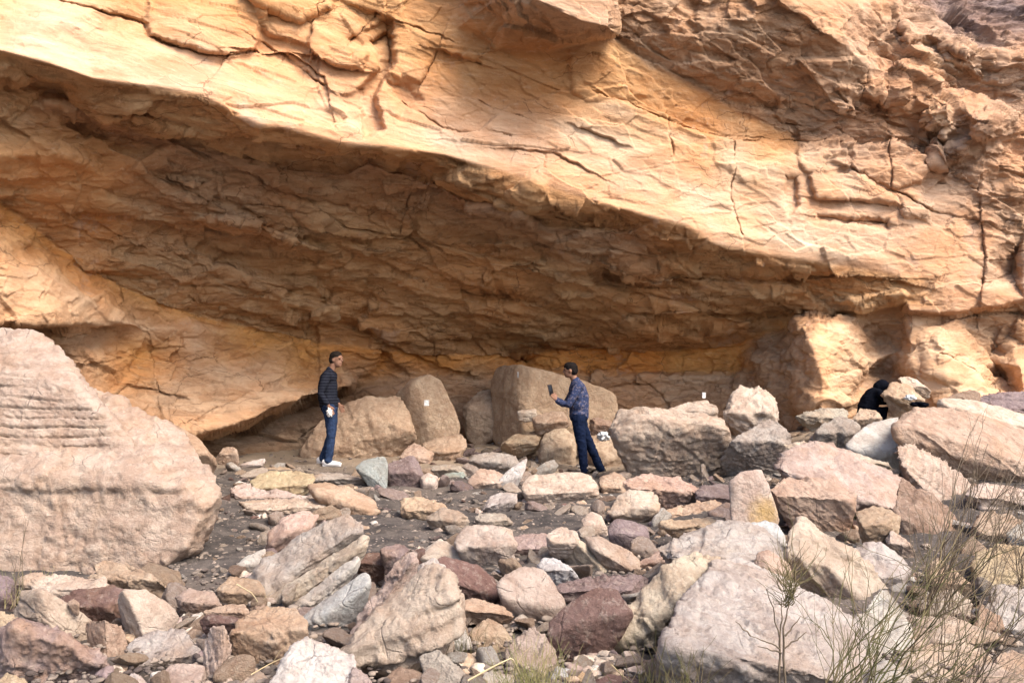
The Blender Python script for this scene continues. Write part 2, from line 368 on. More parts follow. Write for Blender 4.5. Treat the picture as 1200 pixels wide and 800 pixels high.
# upper wall and the blocks that jut from it
dots([(-270,-280,9.8,'F'),(0,-280,11.6,'F'),(300,-280,12.8,'F'),(600,-280,13.2,'F'),(900,-280,14.4,'R'),(1200,-280,16.8,'R'),(1470,-280,18,'R'),
      (-270,-100,7.9,'F'),(0,-100,9.5,'O'),(200,-90,10.2,'O'),(400,-90,11.0,'O'),(0,10,8.3,'O'),(150,0,9.0,'O'),(300,5,9.7,'O'),(420,5,10.25,'O'),
      (100,60,8.5,'F'),(60,30,8.25,'F'),(230,80,9.15,'F'),(330,110,9.6,'F'),(400,130,9.95,'F'),(470,60,10.4,'O'),(480,130,10.4,'F'),(560,100,10.85,'O'),(560,160,10.75,'F'),
      (640,110,11.2,'O'),(650,170,11.1,'F'),(740,120,11.5,'O'),(720,190,11.4,'F'),(800,150,11.85,'O'),(820,220,11.95,'F'),(880,190,12.3,'O'),(890,260,12.3,'F'),
      (950,200,12.7,'F'),(960,270,12.65,'F'),(1030,240,12.95,'F'),(1050,300,13.1,'F'),(1110,240,13.2,'F'),(1110,320,13.3,'F'),(1150,300,13.35,'F'),(1140,340,13.35,'F')])
line([(470,-80,10.6),(483,-12,10.4),(535,34,10.5),(580,59,10.75),(640,61,10.95),(700,48,11.1),(723,40,11.15)], 'O')
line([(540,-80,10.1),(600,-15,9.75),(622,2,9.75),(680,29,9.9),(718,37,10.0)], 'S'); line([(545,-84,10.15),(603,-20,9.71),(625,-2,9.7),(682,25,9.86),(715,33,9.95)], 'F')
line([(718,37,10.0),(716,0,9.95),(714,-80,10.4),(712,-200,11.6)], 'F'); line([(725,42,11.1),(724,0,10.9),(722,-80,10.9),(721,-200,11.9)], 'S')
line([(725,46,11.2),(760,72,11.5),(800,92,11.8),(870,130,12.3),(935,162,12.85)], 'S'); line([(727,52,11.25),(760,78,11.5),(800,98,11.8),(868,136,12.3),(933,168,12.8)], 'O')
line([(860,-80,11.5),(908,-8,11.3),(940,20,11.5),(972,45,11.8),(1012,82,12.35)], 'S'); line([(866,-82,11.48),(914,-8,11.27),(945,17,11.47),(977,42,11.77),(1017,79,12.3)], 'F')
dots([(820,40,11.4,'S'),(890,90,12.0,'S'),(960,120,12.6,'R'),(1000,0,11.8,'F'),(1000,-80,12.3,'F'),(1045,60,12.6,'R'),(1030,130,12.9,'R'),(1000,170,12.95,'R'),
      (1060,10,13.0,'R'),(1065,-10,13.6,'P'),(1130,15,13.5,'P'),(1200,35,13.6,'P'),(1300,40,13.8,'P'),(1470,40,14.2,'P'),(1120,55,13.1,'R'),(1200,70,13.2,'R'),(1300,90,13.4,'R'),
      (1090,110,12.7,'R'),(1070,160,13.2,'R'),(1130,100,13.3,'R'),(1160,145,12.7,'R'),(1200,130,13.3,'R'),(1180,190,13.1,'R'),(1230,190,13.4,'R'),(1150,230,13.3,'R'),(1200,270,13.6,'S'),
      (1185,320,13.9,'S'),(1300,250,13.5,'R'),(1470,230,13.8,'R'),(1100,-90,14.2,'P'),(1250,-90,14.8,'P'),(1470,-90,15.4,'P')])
v2, e2, f2, ov, oe, of = delaunay_2d_cdt([Vector(p) for p in V2], ED, [], 0, .01)
nv = len(v2); src = [o[0] if o else -1 for o in ov]
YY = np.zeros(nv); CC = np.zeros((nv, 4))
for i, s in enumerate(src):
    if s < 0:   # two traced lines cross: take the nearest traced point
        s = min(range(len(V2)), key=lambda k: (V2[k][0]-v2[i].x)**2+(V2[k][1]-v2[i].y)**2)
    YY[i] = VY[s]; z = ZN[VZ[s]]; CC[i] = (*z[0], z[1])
STEP = 1.08
ax = np.arange(-262, 1462, STEP); ay = np.arange(-272, 636, STEP)
AX, AY = np.meshgrid(ax, ay)
IV = np.full(AX.shape, np.nan); CG = np.zeros(AX.shape+(4,))
for f in f2:
    for t in range(1, len(f)-1):
        a, b, c = (v2[f[0]], v2[f[t]], v2[f[t+1]]); ia = (f[0], f[t], f[t+1])
        x0, x1 = min(a.x, b.x, c.x), max(a.x, b.x, c.x); y0, y1 = min(a.y, b.y, c.y), max(a.y, b.y, c.y)
        i0, i1 = np.searchsorted(ax, [x0-1e-6, x1+1e-6]); j0, j1 = np.searchsorted(ay, [y0-1e-6, y1+1e-6])
        if i1 <= i0 or j1 <= j0: continue
        X = AX[j0:j1, i0:i1]; Yp = AY[j0:j1, i0:i1]
        den = (b.y-c.y)*(a.x-c.x)+(c.x-b.x)*(a.y-c.y)
        if abs(den) < 1e-9: continue
        w0 = ((b.y-c.y)*(X-c.x)+(c.x-b.x)*(Yp-c.y))/den; w1 = ((c.y-a.y)*(X-c.x)+(a.x-c.x)*(Yp-c.y))/den; w2 = 1-w0-w1
        m = (w0 >= -1e-6) & (w1 >= -1e-6) & (w2 >= -1e-6)
        iv = w0/YY[ia[0]]+w1/YY[ia[1]]+w2/YY[ia[2]]
        cc = w0[..., None]*CC[ia[0]]+w1[..., None]*CC[ia[1]]+w2[..., None]*CC[ia[2]]
        IV[j0:j1, i0:i1][m] = iv[m]; CG[j0:j1, i0:i1][m] = cc[m]
bad = np.isnan(IV)
if bad.any():
    for _ in range(400):
        bad = np.isnan(IV)
        if not bad.any(): break
        for s_, ax_ in ((1, 0), (-1, 0), (1, 1), (-1, 1)):
            r_ = np.roll(IV, s_, ax_); rc = np.roll(CG, s_, ax_); m = np.isnan(IV) & ~np.isnan(r_)
            IV[m] = r_[m]; CG[m] = rc[m]
def blur(a, n=1):
    for _ in range(n):
        p = np.pad(a, [(1, 1), (1, 1)]+[(0, 0)]*(a.ndim-2), mode='edge')
        a = (p[:-2, 1:-1]+p[2:, 1:-1]+p[1:-1, :-2]+p[1:-1, 2:]+2*p[1:-1, 1:-1])/6
    return a
IV = blur(IV, 2)
CG = blur(CG, 5)
DY = 1/IV
for x, y, a, b_ in ((720,130,26,8),(860,185,22,30),(905,205,30,10),(800,160,40,8),(880,270,60,22),(960,290,50,12),(830,240,60,20),(960,190,30,12),(1100,140,16,26),(1110,75,40,12),(700,160,60,10),(60,40,60,20),(350,130,60,14),(520,165,60,10)):   # paler patches
    g_ = np.exp(-((AX-x)/a)**2-((AY-y-.25*(AX-x))/b_)**2)[..., None]*.6; CG[..., :3] = CG[..., :3]*(1-g_)+np.array([.60,.48,.37])*g_
# the joints and slabs seen on the wall; edges wander a little
wx = 2.0*fbm(np.stack([AX*.06, AY*.06, 0*AX], -1), 4, .6); wy = 2.0*fbm(np.stack([AX*.06, AY*.06, 0*AX+9], -1), 4, .6)
QX, QY = AX+wx, AY+wy
def seg_dist(pts, pad, closed=False):
    xs = [p[0] for p in pts]; ys = [p[1] for p in pts]
    i0, i1 = np.searchsorted(ax, [min(xs)-pad, max(xs)+pad]); j0, j1 = np.searchsorted(ay, [min(ys)-pad, max(ys)+pad])
    X = QX[j0:j1, i0:i1]; Yp = QY[j0:j1, i0:i1]; d = np.full(X.shape, 1e9); side = np.zeros(X.shape); ins = np.zeros(X.shape, bool)
    pp = list(pts)+([pts[0]] if closed else [])
    for a, b in zip(pp[:-1], pp[1:]):
        ex_, ey_ = b[0]-a[0], b[1]-a[1]; L2 = ex_*ex_+ey_*ey_+1e-9
        t = np.clip(((X-a[0])*ex_+(Yp-a[1])*ey_)/L2, 0, 1)
        dd = np.hypot(X-a[0]-t*ex_, Yp-a[1]-t*ey_); m = dd < d
        d = np.where(m, dd, d); side = np.where(m, np.sign(ex_*(Yp-a[1])-ey_*(X-a[0])), side)
        if closed:
            c = ((a[1] > Yp) != (b[1] > Yp)) & (X < (b[0]-a[0])*(Yp-a[1])/((b[1]-a[1]) or 1e-9)+a[0]); ins ^= c
    return (slice(j0, j1), slice(i0, i1)), d, side, ins
def crack(pts, wdt=1.6, dep=.12, fade=True):
    sl_, d, s, _ = seg_dist(pts, wdt*4); g0 = np.exp(-(d/wdt)**2)
    if fade: g0 = g0*(.35+.65*np.clip(.6+1.6*noise(np.stack([AX[sl_]*.05, AY[sl_]*.05, 0*d+3], -1)), 0, 1))
    DY[sl_] += dep*g0
def step(pts, drop=.12, reach=26, w_=1.2):
    """a ledge: the rock on the left-hand side of the line (walking along it) stands proud"""
    sl_, d, s, _ = seg_dist(pts, reach*1.2)
    sd = d*s; DY[sl_] += drop*(1/(1+np.exp(np.clip(-sd/w_, -30, 30))))*np.clip(1-d/reach, 0, 1)
def plate(pts, out=.12, w_=1.3, tilt=(0, 0)):
    sl_, d, s, ins = seg_dist(pts, 6, True)
    sd = np.where(ins, d, -d); k = 1/(1+np.exp(np.clip(-sd/w_, -30, 30)))
    cx, cy = np.mean([p[0] for p in pts]), np.mean([p[1] for p in pts])
    DY[sl_] -= k*(out+tilt[0]*(AX[sl_]-cx)+tilt[1]*(AY[sl_]-cy))
plate([(172,28),(178,-60),(312,-70),(306,35),(303,60),(262,66),(205,52),(176,42)], .16, 1.4, (.0004, .0008))
plate([(60,-4),(62,-90),(168,-90),(176,10),(172,26),(120,14)], .10)
plate([(306,-80),(372,-80),(368,14),(360,50),(340,50),(306,34)], .05)
plate([(250,-20),(310,-90),(440,-90),(385,8),(350,25)], .16, 1.6)
plate([(385,-5),(395,-90),(470,-90),(475,30),(440,16)], .10)
plate([(362,42),(368,28),(430,62),(424,82),(398,78),(362,66)], .13)
plate([(404,48),(458,20),(460,38),(432,60),(410,66)], -.1)
plate([(432,50),(452,38),(462,46),(463,72),(448,96),(440,112),(450,150),(428,160),(424,128),(420,104),(444,80),(440,62)], -.22, 1.0)
plate([(458,20),(516,44),(508,70),(492,98),(455,86),(462,70)], .10, 1.3)
plate([(515,46),(566,62),(564,74),(510,60)], .08)
plate([(400,112),(424,106),(424,150),(404,140)], -.10)
plate([(455,96),(478,100),(492,118),(470,140),(462,118)], -.12, 2.)
plate([(665,60),(712,40),(770,80),(768,112),(690,120),(672,110)], .05, 1.2)
plate([(917,206),(934,206),(935,240),(924,254),(917,240)], -.14, 1.)
plate([(936,156),(1000,164),(996,196),(952,206),(934,190)], .12, 1.2)
plate([(1000,168),(1075,172),(1080,200),(1078,212),(1046,222),(998,196)], .16, 1.2)
plate([(948,206),(996,200),(1046,226),(1052,238),(955,232)], .14, 1.)
plate([(958,252),(1040,258),(1040,270),(960,260)], -.12, 1.)
plate([(1050,228),(1066,222),(1092,240),(1086,256),(1060,254)], .10, 1.4)
plate([(1008,108),(1050,72),(1080,84),(1062,112),(1040,120)], .16, 1.4)
plate([(1084,132),(1112,120),(1120,148),(1106,162),(1088,150)], .22, 1.4)
plate([(1136,136),(1158,128),(1180,138),(1176,160),(1150,168),(1140,156)], .30, 1.6)
plate([(1095,176),(1140,160),(1135,182),(1100,196),(1082,196)], .2, 1.6)
plate([(1052,24),(1075,38),(1110,34),(1140,56),(1136,70),(1090,44),(1062,48)], .25, 1.6)
plate([(1100,52),(1158,62),(1150,92),(1108,70)], .18, 1.3)
plate([(585,232),(622,205),(640,216),(618,250),(604,252)], .16, 1.8)
plate([(650,236),(702,252),(730,268),(660,256),(640,244)], -.25, 1.8)
plate([(866,392),(935,362),(940,372),(880,396)], .2, 1.4)
plate([(980,352),(1060,340),(1060,350),(1004,364)], .14, 1.2)
plate([(940,398),(958,384),(972,410),(968,450),(948,436)], .12, 1.8)
plate([(1080,400),(1130,385),(1150,410),(1120,450),(1086,440)], .12, 2)
plate([(1172,386),(1200,372),(1200,400),(1178,410),(1166,404)], .16, 1.6)
for s_ in range(26):     # flakes hanging from the roof, long side with the bedding
    t = rng.random(); k = rng.uniform(.12, .9)
    x = 60+t*860; a_ = np.interp(x, [p[0] for p in LIP], [p[1] for p in LIP]); b_ = np.interp(x, [p[0] for p in JUN], [p[1] for p in JUN])
    y = a_+(b_-a_)*k; L = rng.uniform(28, 95); H = rng.uniform(5, 15)*(.5+.5*(b_-a_)/200); sl = rng.uniform(.22, .42)-.22*t
    q = [(x+L*math.cos(u)*(1+rng.uniform(-.3, .2)), y+H*math.sin(u)+L*math.cos(u)*sl) for u in [i*math.tau/8 for i in range(8)]]
    plate(q, rng.choice((.1, .14, .2, -.12)), rng.uniform(1.2, 2.4))
for c_ in ([(60,-2),(120,14),(168,27),(172,42),(196,52),(232,62),(262,66),(302,60)],[(302,60),(340,64),(380,92),(384,108)],[(268,65),(270,62),(305,60)],[(365,12),(380,4),(384,-40)],
           [(360,62),(366,30),(372,10)],[(362,66),(400,82),(424,84)],[(310,50),(340,68),(380,100)],[(405,55),(440,20)],[(440,16),(470,26),(518,44)],[(518,44),(508,70),(494,98)],
           [(515,60),(564,75)],[(456,60),(452,20)],[(560,118),(640,148)],[(470,120),(520,150),(600,160)],[(600,175),(650,180),(690,200)],[(704,114),(740,126),(800,148),(860,160),(900,165)],
           [(858,162),(858,230),(868,275)],[(680,150),(720,165)],[(780,130),(790,180)],[(1040,170),(1046,222),(1100,250),(1150,260)],[(955,232),(1040,240)],[(958,254),(1040,262)],
           [(1150,262),(1154,310),(1150,345)],[(930,120),(985,130),(1010,110),(1016,82)],[(870,166),(940,166),(1000,164),(1075,176)],[(130,334),(175,392),(180,440),(188,490)],[(168,380),(190,400),(196,395)],
           [(120,470),(150,452),(200,462)],[(215,500),(290,458),(360,430)],[(370,395),(374,430)],[(512,410),(516,430),(512,440)],[(690,437),(760,437),(850,437)],[(756,445),(775,460),(786,480)],[(700,462),(730,450),(770,447)],
           [(1100,380),(1130,372),(1200,366)],[(1100,415),(1150,440),(1180,470)],[(930,330),(1000,322),(1060,326)],[(850,392),(900,380),(935,364)],[(600,415),(612,420),(618,424)],
           [(0,420),(60,440),(140,420)],[(300,255),(360,262),(440,280)],[(180,205),(240,230),(330,240)],[(460,320),(560,345),(700,360)],[(240,300),(330,340),(430,360)],[(480,230),(470,270),(500,300)],[(700,300),(760,320),(860,330)]):
    crack(c_, rng.uniform(.6, 1.0), .09); step(c_ if rng.random() < .6 else c_[::-1], rng.uniform(.03, .08), rng.uniform(25, 60), .8)
crack([(598,417),(606,419),(616,422)], 7, .7, False); crack([(455,418),(457,420)], 9, .10, False)
for s_ in ([(0,96),(70,92),(96,118),(130,150),(170,160)],[(100,250),(180,262),(260,300),(330,310)],[(420,240),(470,262),(560,270)],[(560,330),(640,348),(740,372),(820,380)],[(240,345),(340,372),(430,384)],[(640,285),(700,300),(740,322),(800,330)],
           [(800,300),(860,320),(930,326)],[(330,215),(400,232),(480,228)]): step(s_, .16, 30)
WP = at(AX, AY, 1.0); WP = np.stack([WP[..., 0]*DY, DY, CAMZ+(WP[..., 2]-CAMZ)*DY], -1)
du = np.gradient(blur(WP, 3), axis=1); dv = np.gradient(blur(WP, 3), axis=0)
NN = np.cross(dv, du); NN /= np.linalg.norm(NN, axis=-1)[..., None]+1e-9
view = WP-np.array([0, 0, CAMZ]); s_ = np.sign((NN*view).sum(-1)); NN = -NN*s_[..., None]
NN = blur(NN, 14); NN /= np.linalg.norm(NN, axis=-1)[..., None]+1e-9
RF = blur(CG[..., 3], 3)
# bedding frame: e1 along the strike, e3 across the beds
e1 = np.array(at(1062,325,13.2))-np.array(at(0,60,7.8)); e1 /= np.linalg.norm(e1)
e3 = np.array([.18, .30, .94]); e3 -= e1*e3.dot(e1); e3 /= np.linalg.norm(e3); e2 = np.cross(e3, e1)
Bp = np.stack([(WP*e1).sum(-1), (WP*e2).sum(-1), (WP*e3).sum(-1)], -1).astype(np.float32)
low = fbm(Bp*np.array([.5, .9, 1.1]), 3)
wb = np.stack([low, low, low], -1)
_, _, cb, tb = cells((Bp*np.array([.42, .8, .95])+.22*wb+5).astype(np.float32))
_, _, cb2, tb2 = cells((Bp*np.array([.9, 1.6, 2.0])+.2*wb+25).astype(np.float32))
fl = terr(fbm(Bp*np.array([.55, 1.5, 1.5])+3, 4), 7, 7)
_, _, cv, ct = cells((Bp*np.array([1.1, 2.2, 3.0])+.25*np.stack([low, low, low], -1)).astype(np.float32))
_, _, cv2, ct2 = cells((Bp*np.array([3.0, 5.5, 8.0])+.3*np.stack([low, low, low], -1)).astype(np.float32))
med = ridged(Bp*np.array([2.2, 5, 7]), 3); fine = fbm(Bp*np.array([9, 18, 24]), 3)
disp = (.05+.17*RF)*(.5*(cb-.5)+tb)+(.022+.09*RF)*(.5*(cb2-.5)+tb2)+(.03+.02*RF)*low+(.015+.11*RF)*fl+(.01+.095*RF)*(.6*(cv-.5)+1.2*ct)+(.006+.045*RF)*(.6*(cv2-.5)+1.1*ct2)+(.004+.022*RF)*med+(.002+.011*RF)*fine
ly = np.interp(ax, [p[0] for p in LIP], [p[1] for p in LIP])[None]; past = np.clip((AX-1040)/40, 0, 1)
disp = disp*(1-.85*np.exp(-((AY-ly)/7)**2)*(1-past))
WP = WP+NN*disp[..., None]
# the wall goes on past the picture: far rows and columns
def ext(W, C):
    up = [W[0]+np.array([0, .5*h, h]) for h in (1.5, 4, 9, 18)][::-1]
    W = np.concatenate([np.stack(up), W]); C = np.concatenate([np.repeat(C[:1], 4, 0), C])
    l = [W[:, :1]+np.array([-h, -.35*h, 0]) for h in (1.5, 4, 9, 20)][::-1]; r = [W[:, -1:]+np.array([h, -.1*h, 0]) for h in (1.5, 4, 9, 20)]
    return np.concatenate(l+[W]+r, 1), np.concatenate([np.repeat(C[:, :1], 4, 1), C, np.repeat(C[:, -1:], 4, 1)], 1)
WE, CE = ext(WP, CG)
cl = mesh_obj('cliff', WE.reshape(-1, 3), grid_faces(*WE.shape[:2])[:, ::-1], CLIFF, cols=CE.reshape(-1, 4))
tag(cl, kind='structure')
# ------------------------------------------------------------------ rocks
def ico(sub):
    bm = bmesh.new(); bmesh.ops.create_icosphere(bm, subdivisions=sub, radius=1)
    v = np.array([x.co[:] for x in bm.verts]); f = np.array([[q.index for q in p.verts] for p in bm.faces], np.int32); bm.free()
    return v/np.linalg.norm(v, axis=1)[:, None], f
ICO = {s: ico(s) for s in (2, 3, 4, 5, 6, 7)}
def hull_planes(pts):
    bm = bmesh.new()
    for p in pts: bm.verts.new(p)
    r = bmesh.ops.convex_hull(bm, input=bm.verts[:]); bm.normal_update()
    n = np.array([f.normal[:] for f in bm.faces]); c = np.array([f.calc_center_median()[:] for f in bm.faces]); bm.free()
    d = (n*c).sum(1); fl = d < 0; n[fl] *= -1; d[fl] *= -1
    return n, np.maximum(d, 1e-3)
def polytope(pts, sub, rough, bed=None, lam=0., seed=0, soft=26, size=None, cut=(.74, .95)):
    """a rock: rounded convex block through the given points, then weathered"""
    rs = np.random.RandomState(seed); pts = np.asarray(pts, float); c = pts.mean(0); q = pts-c
    # work in a frame where the block is about as wide as it is deep, so that the skin is evenly fine
    U, S, Vt = np.linalg.svd(q, full_matrices=False); S = np.maximum(S/math.sqrt(len(q)), 1e-3); S = np.maximum(S, S.max()*.12)
    n, d = hull_planes((q@Vt.T)/S)
    # fracture sets: breaks run nearly square to each other, as in bedded rock
    k_ = 7; ax3, _ = np.linalg.qr(rs.normal(size=(3, 3))*.35+np.eye(3)); cn = np.array([ax3[i % 3]*(1 if rs.rand() < .5 else -1) for i in range(k_)])+rs.normal(size=(k_, 3))*.22
    cn /= np.linalg.norm(cn, axis=1)[:, None]
    Q_ = (q@Vt.T)/S; sup = (Q_@cn.T).max(0); n = np.r_[n, cn]; d = np.r_[d, sup*rs.uniform(*cut, k_)]; soft = min(soft*2, 160)
    dirs, F_ = ICO[sub]
    t = np.maximum(dirs@n.T, 0)/d
    r = (t**soft).sum(1)**(-1/soft)*1.02
    v = (dirs*r[:, None]*S)@Vt
    size = size or float(np.ptp(pts, 0).max())
    # outward normals
    def normals(v):
        a, b, cc = v[F_[:, 0]], v[F_[:, 1]], v[F_[:, 2]]; fn = np.cross(b-a, cc-a); o = np.zeros_like(v)
        for k in range(3): np.add.at(o, F_[:, k], fn)
        return o/(np.linalg.norm(o, axis=1)[:, None]+1e-12)
    N = normals(v)
    if bed is None: bed = Vt[2]
    bed = np.asarray(bed, float); bed /= np.linalg.norm(bed)
    o = rs.uniform(0, 60, 3); full = size; size = min(size, .62+.12*size) if size < 1.9 else .85; p = v/size
    h = v@bed
    side = 1-np.abs(N@bed)**2
    A = rough*size
    disp = A*.012*fbm(p*2.0+o, 3)+A*.006*ridged(p*11+o, 3)+A*.006*fbm(p*34+o, 3)
    wp = (p+.05*noise(p*5+o)[:, None])
    for fq, am in ((2.2, .026), (5.0, .024), (11, .014), (24, .008)):
        _, _, cv, ct = cells((wp*fq+o).astype(np.float32)); disp += A*am*(.35*(cv-.5)+.95*ct)
    hb = h/size+.05*fbm(p*1.5+o, 2)
    one = np.stack([hb*14+o[0], 0*hb, 0*hb+.5+.4*noise(p*2+o)], -1)
    disp += side*A*(.014*fbm(one, 3)+.03*terr(noise(one*.6+3), 4, 8))*(1 if full < 1.9 else .3)
    if lam:
        t_ = hb/lam+o[1]; f = t_-np.floor(t_); g = np.exp(-(np.minimum(f, 1-f)/.07)**2)
        rv = noise(np.stack([np.floor(t_)*3.7+.5, p@Vt[0]*2.0, 0*t_+.3], -1))
        disp += side*size*(.10*rv*min(1, lam*6)-.07*g*np.clip(.7+1.2*noise(p*2.5+o+5), 0, 1))*min(1.2, .5+rough*.5)
    # joints: the block has slipped or spalled a little on either side of a few flat breaks
    for j in range(2 if full < .7 else 6 if full < 2 else 12):
        a = Vt[rs.randint(3)]+rs.normal(size=3)*.35; a /= np.linalg.norm(a); t_ = v@a; t_ = t_-rs.uniform(np.percentile(t_, 12), np.percentile(t_, 88))+.05*size*noise(p*1.6+o+j*7)+.012*size*noise(p*9+o)
        e = .012*size; m_ = np.clip(.6+1.5*noise(p*1.1+o+j*3), 0, 1)*(.5+.5*rough)
        disp += m_*size*(rs.choice([-1, 1])*rs.uniform(.010, .030)/(1+np.exp(-np.clip(t_/(.5*e), -30, 30)))-.026*np.exp(-(t_/e)**2))
    v = v+N*disp[:, None]
    return v+c, F_, (v@bed)/1.0
def rock_object(name, v, F_, bed, col, stain, seed):
    c = v.mean(0); z = v[:, 2].min(); base = np.array([c[0], c[1], z])
    o = mesh_obj(name, v-base, F_, ROCK, loc=base)
    a = o.data.attributes.new('bed', 'FLOAT', 'POINT'); a.data.foreach_set('value', bed.astype(np.float32))
    o.color = (*col, stain)
    return o
HUE = dict(cream=(.44,.375,.32), pink=(.39,.32,.28), white=(.45,.43,.405), purple=(.20,.155,.158), maroon=(.165,.105,.095), tan=(.37,.28,.215), grey=(.31,.275,.245), warm=(.46,.34,.24),
           brown=(.235,.17,.135), lilac=(.37,.345,.325), ochre=(.40,.325,.225), green=(.235,.265,.25), blush=(.40,.295,.25), mottled=(.32,.255,.24), blue=(.42,.425,.43), outcrop=(.40,.31,.26), dust=(.37,.285,.215))
HUE = {k: tuple(min(.56, 1.09*x) for x in v) for k, v in HUE.items()}
ROCKS = []
def rock(outline, hue, label, ridge=None, Y=None, k=1.4, kf=.75, T=None, rough=1., lam=0., stain=.25, kl=None, kr=None, soft=55, sub=None, group=None, name='rock', cat='rock', bed=None, back=.72, drop=.3, inset=.0):
    """outline: the silhouette in photo positions; ridge: the edge nearest to the viewer, from which the faces fall back"""
    seed = len(ROCKS)+101; rs = np.random.RandomState(seed)
    O = np.array(outline, float); O = O.mean(0)+(O-O.mean(0))*1.06; x0, y0 = O.min(0); x1, y1 = O.max(0); W, H = x1-x0, y1-y0; cx, cy = O.mean(0)
    if Y is None: Y = on_ground(cx, min(y1, 829)-.04*H)
    m = Y/F
    if T is None: T = .62*min(W, H*1.6)*m+.25*max(0, W-H)*m*.3
    cut = (.74, .95) if ridge is None else (.88, .99)
    if ridge is None:
        f = rs.uniform(.42, .58); ridge = [(x0+.14*W, y0+(f+rs.uniform(-.06, .1))*H), (cx+rs.uniform(-.1, .1)*W, y0+(f+rs.uniform(0, .1))*H), (x1-.14*W, y0+(f+rs.uniform(-.06, .1))*H)]
    Rg = np.array(ridge, float)
    lr = [0]
    def dist(p):
        best = 1e9; up = 0
        for a, b in zip(Rg[:-1], Rg[1:]):
            e = b-a; t = np.clip(np.dot(p-a, e)/(e@e+1e-9), 0, 1); q = a+t*e; dd = np.hypot(*(p-q))
            if dd < best: best = dd; up = q[1]-p[1]; lr[0] = p[0]-q[0]
        return best, up
    pts = []
    for p in O:
        dd, up = dist(p); s = np.clip(.5+.5*up/(dd+1e-6), 0, 1)
        y = Y+min(T*.95, dd*m*((kf+(k-kf)*s) if kl is None else (kl if lr[0] < 0 else kr)))
        pts.append(at(p[0], p[1], y))
    for p in Rg: pts.append(at(p[0], p[1], Y))
    for p in O:       # the far side, hidden from here
        q = np.array([cx, cy])+(p-[cx, cy])*back
        pts.append(at(q[0], q[1]+.05*H, Y+T*1.15))
    for p in O[O[:, 1] > y0+.6*H]:
        q = np.array([cx, p[1]])+(p-[cx, p[1]])*.8
        w_ = at(q[0], q[1], Y+T*.55); w_[2] -= drop*H*m+.01; pts.append(w_)
    pts = np.array(pts); size = max(W, H)*m
    if sub is None: sub = 7 if max(W, H) > 200 else 6 if max(W, H) > 85 else (5 if max(W, H) > 28 else 4)
    v, F_, b = polytope(pts, sub, rough, bed, lam, seed, soft, size, cut)
    col = np.array(HUE[hue])*rs.uniform(.92, 1.08)*np.array([1, rs.uniform(.97, 1.03), rs.uniform(.95, 1.05)])
    o = rock_object(name, v, F_, b, col, stain, seed)
    tag(o, label, cat, group); ROCKS.append((o, O)); return o
exec_list = []
# --- near the camera, from the picture's near left corner
rock([(-22,672),(0,672),(12,677),(20,690),(18,712),(0,720),(-25,716)], 'purple', 'dark purple cobble cut by the picture edge beside the big rounded outcrop')
rock([(30,678),(42,674),(75,680),(120,678),(130,690),(102,702),(60,706),(30,700)], 'cream', 'pale ledge-like rock with a rough top above the sharp cream wedge', lam=.25, Y=4.75)
rock([(17,720),(30,697),(50,693),(68,704),(92,718),(104,728),(103,742),(101,760),(80,752),(62,738),(42,724),(20,723)], 'cream', 'smooth cream block with a tilted flat face over the mottled boulder', ridge=[(49,694),(45,722),(62,738)], k=.9, rough=.5, soft=80, stain=.1, Y=4.1, kf=.8)
rock([(-30,722),(0,718),(19,720),(19,742),(12,768),(2,790),(-30,800)], 'ochre', 'yellowish slab with lichen standing against the mottled boulder', Y=3.8)
rock([(12,752),(20,735),(60,740),(85,757),(112,763),(126,778),(120,800),(110,840),(0,845),(-20,820),(2,785)], 'mottled', 'large mottled purple and tan boulder with a coarse knobbly surface', ridge=[(20,745),(60,752),(110,768)], k=.9, rough=1.5, stain=.45, Y=3.65)
rock([(68,704),(88,694),(130,687),(143,695),(145,728),(125,733),(100,727),(84,716)], 'maroon', 'reddish brown layered block between the cream block and the cream wedge', lam=.16, stain=.25, Y=4.35)
rock([(79,704),(86,701),(93,706),(93,715),(86,713)], 'pink', 'small pinkish pebble beside the reddish layered block', Y=4.15)
rock([(100,730),(122,727),(143,733),(151,762),(147,775),(135,781),(120,776),(104,764)], 'tan', 'upright tan stub of rock wedged below the reddish layered block', ridge=[(121,728),(124,752),(128,778)], k=1., kf=1., stain=.35, Y=4.0)
rock([(140,696),(146,690),(172,691),(196,706),(209,722),(196,735),(172,746),(165,748),(150,733),(142,720)], 'cream', 'sharp cream wedge with a dark shaded side and smooth pale face', ridge=[(145,693),(164,724),(168,746)], kl=2.5, kr=.8, rough=.5, soft=90, stain=.1, Y=4.1)
rock([(104,682),(112,668),(121,657),(150,662),(173,673),(197,689),(194,702),(166,698),(128,692)], 'tan', 'tan rock with broken crest at the foot of the big rounded outcrop', lam=.3, Y=4.9, stain=.28)
rock([(148,762),(165,746),(192,738),(216,738),(233,758),(243,775),(226,786),(190,792),(154,788)], 'lilac', 'lilac grey boulder with blocky facets below the cream wedge', Y=3.85, ridge=[(155,780),(190,775),(235,765)])
rock([(138,798),(158,786),(174,795),(176,835),(138,835)], 'white', 'small whitish block at the lower picture edge beside the mottled boulder', Y=3.45)
rock([(241,748),(247,737),(262,734),(269,742),(269,764),(262,792),(248,822),(232,822),(238,785),(246,765)], 'cream', 'narrow upright cream slab with rusty side under the maroon plank', stain=.45, ridge=[(262,738),(262,770),(245,818)], k=.9, kf=.9, Y=3.55)
rock([(186,790),(205,778),(238,782),(240,822),(186,828)], 'pink', 'pinkish angular block under the lilac grey boulder', Y=3.45)
rock([(234,727),(246,721),(275,724),(302,730),(304,738),(270,738),(238,733)], 'maroon', 'thin dark maroon plank of stone lying level above the narrow upright slab', Y=3.95, stain=0, T=.12, rough=.6)
rock([(240,716),(262,709),(287,706),(293,716),(292,731),(270,728),(244,722)], 'dust', 'dull flat stone resting on the maroon plank', Y=4.05)
